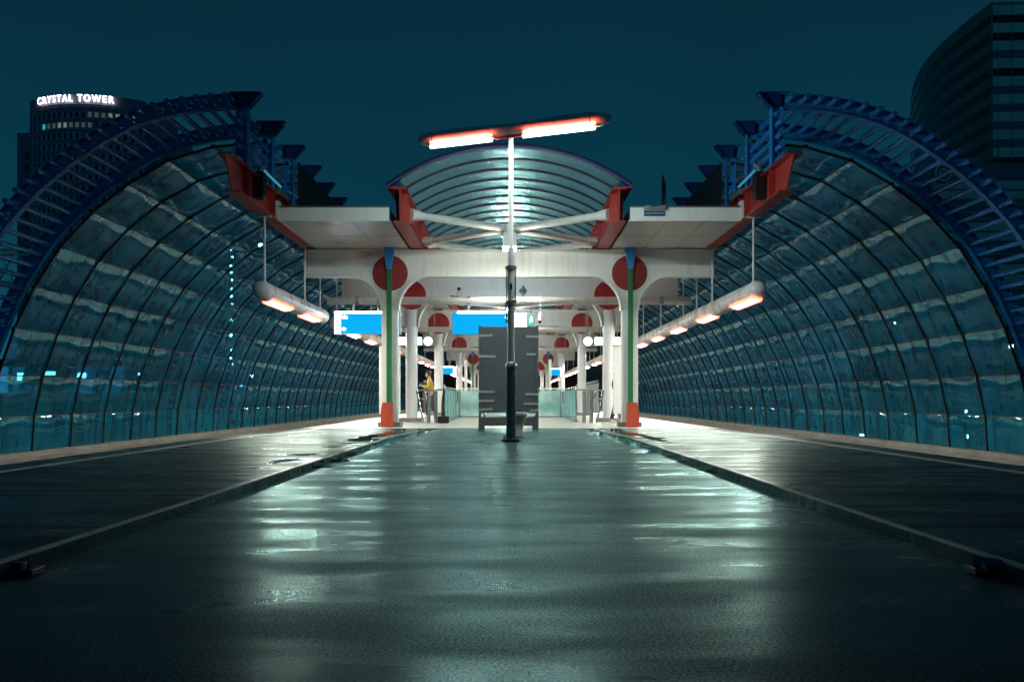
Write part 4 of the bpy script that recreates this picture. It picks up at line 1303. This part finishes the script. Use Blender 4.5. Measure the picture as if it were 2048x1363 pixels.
def person(name, label, loc, J, cloth, hairmat, hairlong, phone=False):
    """J: joint positions (x: forward, y: to the person's left, z up) built facing +x"""
    t = thing(name, label, 'person', loc)
    b = Sk()
    pel = b.p(J['pelvis'], 0.115)
    sp = b.chain(pel, [(mix(J['pelvis'],J['chest'],0.5),0.105),(J['chest'],0.125)])
    nk = b.chain(sp, [(J['neck'],0.055)])
    hd_ = b.chain(nk, [(mix(J['neck'],J['head'],0.5),0.058),(J['head'],0.085),(J['crown'],0.07)])
    # face: nose, chin, ears grow from the head
    hx = Vector(J['head']); fwd = Vector(J['face']).normalized(); up = (Vector(J['crown'])-hx).normalized()
    side = up.cross(fwd)
    hi = len(b.v)-2
    b.chain(hi, [(tuple(hx+fwd*0.075-up*0.06),0.035)])
    b.chain(hi, [(tuple(hx+fwd*0.105-up*0.01),0.014)])
    for sg in (-1,1): b.chain(hi, [(tuple(hx+side*sg*0.085-up*0.01),0.014)])
    for sd, sg in (('L',1),('R',-1)):
        b.chain(sp, [(J['sh'+sd],0.062),(J['el'+sd],0.043),(J['wr'+sd],0.028)])
        wi = len(b.v)-1
        wr = Vector(J['wr'+sd]); hd2 = Vector(J['hd'+sd]); dd = (hd2-wr).normalized()
        pn = dd.cross(Vector((0,0,1)));
        if pn.length < 0.2: pn = dd.cross(Vector((1,0,0)))
        pn.normalize(); nn = dd.cross(pn)
        palm = b.p(tuple(wr+dd*0.06), 0.032, wi)
        for k,(o_,ln) in enumerate(((-0.033,0.062),(-0.011,0.078),(0.011,0.074),(0.033,0.06))):
            q = wr+dd*0.10+pn*o_
            b.chain(palm, [(tuple(q),0.010),(tuple(q+dd*ln*0.55+nn*0.012),0.009),(tuple(q+dd*ln*0.85+nn*0.034),0.008)])
        b.chain(palm, [(tuple(wr+dd*0.065+pn*0.05),0.011),(tuple(wr+dd*0.10+pn*0.065+nn*0.015),0.009)])
        b.chain(pel, [(J['hip'+sd],0.088),(J['kn'+sd],0.058),(J['an'+sd],0.038),(J['to'+sd],0.032)])
    skin_mesh('body', b.v, b.e, b.r, M['skin'], t, sub=2)
    # clothes, skinned along the same joints
    c = Sk(); a0 = c.p(J['pelvis'],0.15); a1 = c.chain(a0,[(mix(J['pelvis'],J['chest'],0.5),0.142),(J['chest'],0.158),(mix(J['chest'],J['neck'],0.75),0.085)])
    ch = 2
    for sd in 'LR': c.chain(ch, [(J['sh'+sd],0.088),(J['el'+sd],0.064),(mix(J['el'+sd],J['wr'+sd],0.93),0.046)])
    skin_mesh('jacket', c.v, c.e, c.r, M[cloth[0]], t, sub=2)
    c = Sk(); a0 = c.p(mix(J['pelvis'],J['chest'],0.12),0.128)
    a1 = c.p(J['pelvis'],0.132,a0)
    for sd in 'LR': c.chain(a1, [(J['hip'+sd],0.105),(J['kn'+sd],0.078),(mix(J['kn'+sd],J['an'+sd],0.93),0.058)])
    skin_mesh('trousers', c.v, c.e, c.r, M[cloth[1]], t, sub=2)
    for sd in 'LR':
        an, to = Vector(J['an'+sd]), Vector(J['to'+sd])
        c = Sk(); q = c.p(tuple(an+Vector((0,0,0.02))),0.05); d_ = (to-an); d_.z = 0
        c.chain(q, [(tuple(an+Vector((0,0,-0.025))),0.05),(tuple(an+d_*0.6+Vector((0,0,-0.035))),0.046),(tuple(to+Vector((0,0,-0.012))),0.034)])
        skin_mesh('shoe', c.v, c.e, c.r, M[cloth[2]], t, sub=2)
    h = Sk(); q = h.p(tuple(hx+up*0.045-fwd*0.03),0.098); h.chain(q, [(tuple(Vector(J['crown'])-fwd*0.01),0.075)])
    h.chain(q, [(tuple(hx-fwd*0.07-up*0.02),0.07)]+([(tuple(hx-fwd*0.10-up*0.16),0.06),(tuple(hx-fwd*0.11-up*0.30),0.035)] if hairlong else []))
    skin_mesh('hair', h.v, h.e, h.r, M[hairmat], t, sub=2)
    # eyes and mouth
    for sg in (-1,1):
        m = MB(); e_ = hx+fwd*0.088+side*sg*0.03+up*0.012
        m.sweep([e_-fwd*0.008,e_,e_+fwd*0.006],[0.009,0.011,0.004],10); m.build('eye', M['black'], t)
    m = MB(); e_ = hx+fwd*0.105-up*0.062; m.sweep([e_-side*0.022,e_,e_+side*0.022],[0.003,0.006,0.003],8); m.build('mouth', M['red_disc'], t)
    return t
# man with the phone, behind the left balustrade, facing left
JL = dict(pelvis=(0,0,0.93), chest=(0.03,0,1.27), neck=(0.06,0,1.47), head=(0.11,0,1.60), crown=(0.115,0,1.70), face=(1,0,-0.35),
    shL=(0.04,0.18,1.40), elL=(0.06,0.24,1.12), wrL=(0.28,0.14,1.18), hdL=(0.36,0.09,1.22),
    shR=(0.04,-0.18,1.40), elR=(0.05,-0.24,1.12), wrR=(0.27,-0.12,1.19), hdR=(0.35,-0.08,1.22),
    hipL=(0,0.09,0.90), knL=(0.16,0.09,0.50), anL=(0.10,0.09,0.085), toL=(0.27,0.10,0.045),
    hipR=(0,-0.09,0.90), knR=(-0.02,-0.09,0.49), anR=(-0.22,-0.09,0.10), toR=(-0.06,-0.10,0.05))
Y = 31.6
pm_ = person('person', 'person in a mustard top looking down at a lit phone behind the left balustrade', (Rx(862,Y),Y,0.0), JL, ('mustard','trouser','shoe'), 'hair', False)
pm_.rotation_euler = (0,0,PI)
ph = MB(); ph.bbox(-0.035,0.035,-0.006,0.006,-0.07,0.07,0.004)
pho = thing('phone', 'lit phone held up by the person in the mustard top', 'phone', (Rx(862,Y)-0.40,Y,1.24)); pho.rotation_euler = (0.5,0,PI/2)
ph.build('case', M['black'], pho)
m = MB(); m.box(-0.031,0.031,-0.0085,-0.0062,-0.065,0.065); m.build('screen', M['g_phone'], pho)
JR = dict(pelvis=(0,0,0.95), chest=(0.02,0,1.30), neck=(0.03,0,1.50), head=(0.05,0,1.63), crown=(0.05,0,1.73), face=(1,0,-0.05),
    shL=(0.02,0.18,1.42), elL=(-0.06,0.23,1.14), wrL=(0.02,0.24,0.90), hdL=(0.05,0.24,0.82),
    shR=(0.02,-0.18,1.42), elR=(0.05,-0.23,1.14), wrR=(0.16,-0.22,0.92), hdR=(0.20,-0.22,0.85),
    hipL=(0,0.09,0.92), knL=(0.12,0.09,0.50), anL=(0.16,0.09,0.085), toL=(0.32,0.10,0.045),
    hipR=(0,-0.09,0.92), knR=(-0.03,-0.09,0.50), anR=(-0.16,-0.09,0.085), toR=(-0.01,-0.10,0.045))
Y = 26.0
pr = person('person', 'dark-haired person mostly hidden behind the right display case, only hair and feet showing', (Rx(1232,Y),Y,0.0), JR, ('jacket','jacket','shoe'), 'hair', True)

# ================================================================== CITY
# --- sign-topped tower far left
YT = 300.0; kt = YT/F
def TX(px): return (px-VX)*kt
def TZ(py): return EYE+(VY-py)*kt
TW = thing('office_tower', 'dark curved office tower with a glowing roof sign, far left', 'tower', ((TX(60)+TX(290))/2,YT,-7), 'office towers behind the station')
cx = (TX(60)+TX(290))/2; hwid = (TX(290)-TX(60))/2; sag = 7.0
Rt = (hwid*hwid+sag*sag)/(2*sag)
def arc_y(x, out=0.0): return -(math.sqrt((Rt+out)**2-x*x)-(Rt-sag))
ZT = TZ(203)+7
def bent(mb_, x0, x1, z0, z1, out, depth=0.3, n=1):
    """box following the curved front"""
    vs = []; 
    for k in range(n+1):
        x = x0+(x1-x0)*k/n
        y = arc_y(x,out)
        vs += [(x,y,z0),(x,y+depth,z0),(x,y+depth,z1),(x,y,z1)]
    fs = []
    for k in range(n):
        for q in range(4):
            q2 = (q+1)%4
            fs.append((k*4+q,k*4+4+q,k*4+4+q2,k*4+q2))
    fs += [(0,1,2,3),(n*4+3,n*4+2,n*4+1,n*4)]
    mb_.add(vs,fs)
# core
poly = [(-hwid+2*hwid*k/24, arc_y(-hwid+2*hwid*k/24)) for k in range(25)]+[(hwid,30),(-hwid,30)]
m = MB(); n = len(poly)
vs = [(x,y,0) for x,y in poly]+[(x,y,ZT) for x,y in poly]
m.add(vs, [list(range(n))[::-1], list(range(n,2*n))]+[(k,(k+1)%n,(k+1)%n+n,k+n) for k in range(n)])
m.build('wall', M['tower_wall'], TW)
FH = 3.5; NC = 19; cw = 2*hwid/NC
lit = {}
for c in range(2,12): lit[(1,c)] = 'g_win_dim'
lit[(1,3)] = 'g_win_blue'; lit[(1,7)] = 'g_win'; lit[(1,6)] = 'g_win'; lit[(1,8)] = 'g_win_dim'; lit[(1,2)] = None
for c in range(11,18): lit[(0,c)] = 'g_win_dim'
lit[(0,14)] = 'g_win'; lit[(0,15)] = 'g_win'; lit[(0,17)] = 'g_win_blue'
for rc in ((8,2),(10,6),(10,12),(13,3),(13,7),(14,5),(14,9),(11,9),(15,10),(16,4),(18,12),(17,11)): lit[rc] = 'g_win_dim'
for rc in ((11,7),(16,8),(13,8)): lit[rc] = 'g_win'
for r_ in range(28):
    zc = ZT-6.8-r_*FH
    if zc < 3: break
    m = MB(); bent(m,-hwid+0.1,hwid-0.1,zc-1.05,zc+1.05,0.08,0.12,24)
    row = m.build('window_row', M['tower_glass'], TW)
    m = MB()
    for c in range(NC+1):
        x = -hwid+c*cw
        for x2 in (x-0.28, x+0.28): bent(m,max(-hwid,x2-0.22),min(hwid,x2+0.22),zc-1.05,zc+1.05,0.16,0.1)
    bent(m,-hwid,hwid,zc-1.35,zc-1.05,0.2,0.16,24); bent(m,-hwid,hwid,zc+1.05,zc+1.2,0.2,0.16,24)
    m.build('mullions', M['tower_band'], row)
    for c in range(NC):
        k_ = lit.get((r_,c))
        if k_:
            m = MB(); x = -hwid+(c+0.5)*cw
            bent(m,x-0.52,x+0.52,zc-0.75,zc+0.9,0.24,0.1); m.build('lit_window', M[k_], TW)
for (xa,xb,yt,mt) in ((28,76,262,'tower_wall'),(276,332,256,'tower_wall')):
    m = MB(); m.box(TX(xa)-cx,TX(xb)-cx,2.0,26,0,TZ(yt)+7); wg = m.build('wing', M[mt], TW)
    m = MB(); z = TZ(yt)+7-8
    while z > 3:
        xm = (TX(xa)+TX(xb))/2-cx
        m.box(xm-1.4,xm+1.0,1.9,2.1,z-1.3,z+1.3); z -= 4.0
    m.build('window_strip', M['tower_glass'], wg)
tl = text_mesh('CRYSTAL TOWER', 4.05, M['g_letter'], 'roof_sign', TW, (0,0,0), extrude=0.15, bold=0.03, align='LEFT', space=1.35)
xs = [v_.co.x for v_ in tl.data.vertices]; x_0, x_1 = min(xs), max(xs)
ta, tb2 = TX(88)-cx, TX(243)-cx
for v_ in tl.data.vertices:
    x = ta+(v_.co.x-x_0)/(x_1-x_0)*(tb2-ta)
    v_.co = Vector((x, v_.co.y+arc_y(x,0.7), v_.co.z*0.82 + TZ(213.5)+7-0.75))
m = MB(); bent(m,ta-1,tb2+1,TZ(218)+7-1.2,TZ(218)+7-0.9,0.75,0.6,12); m.build('sign_rail', M['tower_band'], TW)

# --- banded tower on the right
PC = Vector((94.4,172.0)); PL = Vector((104.6,229.0)); HT = 78.5+7
OT = thing('office_tower', 'dark office tower with pale horizontal bands and a curved side, at the right edge', 'tower', (PC.x,PC.y,-7), 'office towers behind the station')
side_pts = []
for k in range(13):
    t_ = k/12
    q = PC.lerp(PL,t_); nn = Vector((-(PL-PC).y,(PL-PC).x)).normalized()
    q = q + nn*(4.0*math.sin(PI*t_))
    side_pts.append((q.x-PC.x,q.y-PC.y))
frontp = (60.0,-3.0)
poly = [frontp]+side_pts+[(60,60)]
m = MB(); n = len(poly)
m.add([(x,y,0) for x,y in poly]+[(x,y,HT) for x,y in poly], [list(range(n))[::-1],list(range(n,2*n))]+[(k,(k+1)%n,(k+1)%n+n,k+n) for k in range(n)])
m.build('wall', M['slab_wall'], OT)
NF = 12
for r_ in range(NF):
    z = HT-1.6-r_*3.49
    m = MB(); th = -0.12
    a = Vector((0.3,-0.015*0.3)); b_ = Vector(frontp)
    m.add([(0.35,-0.16,z-0.95),(60,-3.16,z-0.95),(60,-3.16,z+0.95),(0.35,-0.16,z+0.95),(0.35,0.05,z-0.95),(60,-2.95,z-0.95),(60,-2.95,z+0.95),(0.35,0.05,z+0.95)],
          [(0,1,2,3),(4,7,6,5),(3,2,6,7),(0,4,5,1),(0,3,7,4)])
    m.build('pale_band', M['slab_band'], OT)
    m = MB()
    zz = z-1.75
    m.add([(0.35,-0.10,zz-0.75),(60,-3.10,zz-0.75),(60,-3.10,zz+0.75),(0.35,-0.10,zz+0.75)],[(0,1,2,3)])
    gw = m.build('window_band', M['slab_glass'] if r_ in (0,1,3,8,9) else M['tower_wall'], OT)
    m = MB()
    for k in range(12):
        x = 0.35+2.6*k+0.9; y = -3*x/60-0.2
        m.box(x-0.06,x+0.06,y,y+0.1,zz-0.75,z+0.95)
    m.build('mullions', M['slab_wall'], gw)
    m = MB()
    for k in range(len(side_pts)-1):
        (xa,ya),(xb,yb) = side_pts[k],side_pts[k+1]
        m.add([(xa-0.1,ya,zz-0.75),(xb-0.1,yb,zz-0.75),(xb-0.1,yb,zz+0.75),(xa-0.1,ya,zz+0.75)],[(0,1,2,3)])
    m.build('side_windows', M['slab_glass'], OT)
# low block in front of it, with louvre lines and a round emblem
YL = 120.0
LB = thing('low_block', 'low office block with pale louvre lines below the right tower', 'building', (Rx(1965,YL),YL,-7))
X0 = LB.location.x
wz = Rz(362,YL)+7
m = MB(); m.box(Rx(1868,YL)-X0,40,0,30,0,wz); m.build('wall', M['tower_wall'], LB)
m = MB(); m.box(Rx(1890,YL)-X0,40,1.0,30,wz+0.01,Rz(322,YL)+7); m.build('upper_storey', M['tower_wall'], LB)
z = wz-0.6; k = 0
while z > 1:
    pale = (k % 5) in (0,1)
    m = MB(); m.box(Rx(1866,YL)-X0,40,-0.25,-0.02,z-(0.55 if pale else 0.12),z+(0.55 if pale else 0.06)); m.build('louvre_band', M['slab_band'] if pale else M['tower_band'], LB)
    z -= 1.35 if pale else 1.0; k += 1
EM = thing('round_emblem', 'round pale and blue ring emblem on the wall below the right tower', 'emblem', (Rx(1884,118),117.6,Rz(347,118)))
m = MB(); m.sweep([(0,0.1,0),(0,0.4,0)],1.35,32); m.build('backing', M['signblue'], EM)
for (ro,ri_) in ((1.2,0.9),(0.62,0.38)):
    m = MB(); n = 32
    vs = [(ro*math.cos(2*PI*k/n),0.0,ro*math.sin(2*PI*k/n)) for k in range(n)]+[(ri_*math.cos(2*PI*k/n),0.0,ri_*math.sin(2*PI*k/n)) for k in range(n)]
    vs += [(x,0.1,z) for x,y,z in vs]
    fs = []
    for k in range(n):
        k2 = (k+1)%n
        fs += [(k,k2,n+k2,n+k),(2*n+k,3*n+k,3*n+k2,2*n+k2),(k,2*n+k,2*n+k2,k2),(n+k,n+k2,3*n+k2,3*n+k)]
    m.add(vs,fs); m.build('ring', M['slab_band'], EM)

# --- lower station building seen through the left glass
LS = thing('station_building', 'low pale station building with lit blue windows behind the left glass', 'building', (-34,62,-7.5))
m = MB(); m.box(-12,9,0,10,0,8.6); m.build('wall', M['concrete'], LS)
m = MB(); m.box(-12.5,9.5,-0.6,10.4,10.6,11.0); m.build('roof', M['roof'], LS)
for k in range(10):
    x = -11.6+k*2.05
    m = MB(); m.box(x,x+1.8,0.1,0.2,8.65,10.5); w_ = m.build('window', M[('g_shop','g_shopd','tower_glass','g_shopd','g_shop','g_shopd','tower_glass','g_shopd','g_shopd','tower_glass')[k]], LS)
    if k not in (2,8):
        m = MB(); m.box(x+0.2+0.1*(k%3),x+0.7+0.15*(k%4),-0.02,0.08,9.9-0.2*(k%3),10.15-0.1*(k%2)); m.build('lamp_strip', M['g_shopw'], w_)
    m = MB(); m.box(x-0.2,x-0.02,-0.05,0.3,8.6,10.6); m.build('mullion', M['dark'], LS)
RS = thing('office_block', 'low dark block with scattered lights behind the right glass', 'building', (36,70,-7))
m = MB(); m.box(-8,14,0,10,0,6.2); m.build('wall', M['concrete'], RS)
for k in range(9):
    x = -7+k*2.2
    m = MB(); m.box(x,x+1.7,-0.06,-0.01,3.6,5.4); m.build('window', M['g_win_dim'] if k % 3 else M['tower_glass'], RS)
# white lattice girder beyond the left vault
LT = thing('lattice_girder', 'pale lattice roof girder glimpsed between the blue tubes at the left edge', 'girder', (-24,41,6.2))
m = MB()
for (y,z) in ((0,0),(0,1.5),(1.4,0),(1.4,1.5)): m.sweep([(-14,y,z),(1.6,y,z)],0.06,8)
for k in range(10):
    x = -14+k*1.56
    for y in (0,1.4): m.sweep([(x,y,0),(x+0.78,y,1.5),(x+1.56,y,0)],0.04,6)
    m.sweep([(x,0,0),(x,1.4,0)],0.04,6); m.sweep([(x,0,1.5),(x,1.4,1.5)],0.04,6); m.sweep([(x,0,0),(x,0,1.5)],0.04,6)
m.build('lattice', M['white'], LT)
m = MB()
for x in (-13,1.2): m.sweep([(x,0.7,-13.2),(x,0.7,0)],0.16,10)
m.build('support', M['white'], LT)

eh = thing('station_hall', 'dark reddish station hall closing the far end of the platform', 'building', (0,142,-7))
m = MB(); m.box(-26,26,0,14,0,17.5); m.build('wall', M['hallwall'], eh)
m = MB()
for k in range(13): m.box(-25.5+k*4,-25.2+k*4,-0.15,-0.01,0,17)
m.build('wall_rib', M['dark'], eh)
m = MB(); m.box(-27,27,-1,15,17.5,18.1); m.build('roof', M['roof'], eh)
# --- street lamps beyond the glass; lowest stand in for headlights, some others for reflections
LAMPS = [(521,491,46,'g_city','street lamp with a bright warm head behind the upper left glass'),
         (505,751,80,'g_city','street lamp shining low behind the left glass near the tube lamp'),
         (481,772,95,'g_citycool','street lamp with a cool head low behind the left glass'),
         (628,590,70,'g_citycool','street lamp behind the left glass beside the front beam end'),
         (1784,506,48,'g_city','street lamp with a warm head behind the upper right glass'),
         (1786,647,52,'g_city','street lamp halfway up behind the right glass'),
         (1724,870,66,'g_city','bright lamp standing in for vehicle headlights just above the right trackside wall'),
         (1932,873,40,'g_city','lamp standing in for vehicle headlights low behind the right glass near the frame edge'),
         (1570,857,90,'g_city','lamp standing in for vehicle headlights low behind the right glass towards the column'),
         (1930,822,60,'g_citycool','cool street lamp low behind the right glass'),
         (2022,693,44,'g_city','street lamp at the right edge beside the blue tubes')]
for (px,py,Y,mt,lab) in LAMPS:
    q = at(px,py,Y)
    t = thing('street_lamp', lab, 'street lamp', (q.x,Y,-7), 'street lamps beyond the glass')
    h = q.z+7; s_ = Y/50
    m = MB(); m.sweep([(0,0.5,0),(0,0.5,h*0.6),(0,0.5,h+0.15),(0,0.1,h+0.2)],[0.09,0.07,0.05,0.04],8); m.build('pole', M['dark'], t)
    m = MB(); m.lathe((0,0,h+0.10),[(0.08,0.1),(0.22*s_,0.02),(0.22*s_,0.0)],14); m.build('shade', M['dark'], t)
    m = MB(); m.lathe((0,0,h),[(0.02,-0.10*s_),(0.09*s_,-0.07*s_),(0.12*s_,0.0),(0.11*s_,0.09)],14); m.build('bulb', M[mt], t)
Y = 62.0; q = at(463,500,Y)  # string of lights added where the glass mirrors a lamp pane by pane
t = thing('reflection_mast', 'made-up slim mast, its string of small lights standing in for lamp reflections in the left glass', 'mast', (q.x,Y,-7))
m = MB(); m.sweep([(0,0.15,0),(0,0.15,q.z+7.4)],0.05,8); m.build('pole', M['dark'], t)
for k, py in enumerate((501,515,531,546,560,576,592,606,622,640,656,670,684,700,716,728)):
    z = at(463,py,Y).z+7; m = MB(); r_ = (0.07,0.10,0.08,0.11)[k%4]
    m.lathe((0.05*math.sin(k*2.1),0,z),[(0.01,-r_),(r_*0.8,-r_*0.6),(r_,0),(r_*0.8,r_*0.6),(0.01,r_)],10); m.build('bulb', M['g_citycool' if k%3 else 'g_city'], t)
# a dim row of city houses far off, closing the horizon
random.seed(3)
x = -330; k = 0
HL = ['narrow dark far-off block','wide dark far-off block','squat dark far-off block','tall dark far-off block']
while x < 330:
    w_ = random.uniform(18,46); h = random.uniform(10,24); Y = random.uniform(330,420)
    t = thing('city_block', 'one of the dim distant city blocks low on the horizon', 'building', (x+w_/2,Y,-7), 'distant city blocks')
    m = MB(); m.box(-w_/2,w_/2,0,15,0,h); m.build('wall', M['tower_wall'], t)
    m = MB()
    for q in range(int(w_/3)):
        if random.random() < 0.4:
            zz = 7+random.random()*(h-8); xx = -w_/2+1+q*3
            m.box(xx,xx+1.2,-0.1,-0.02,zz,zz+1.3)
    if m.v: m.build('window', M['g_win'], t)
    x += w_+random.uniform(2,30); k += 1
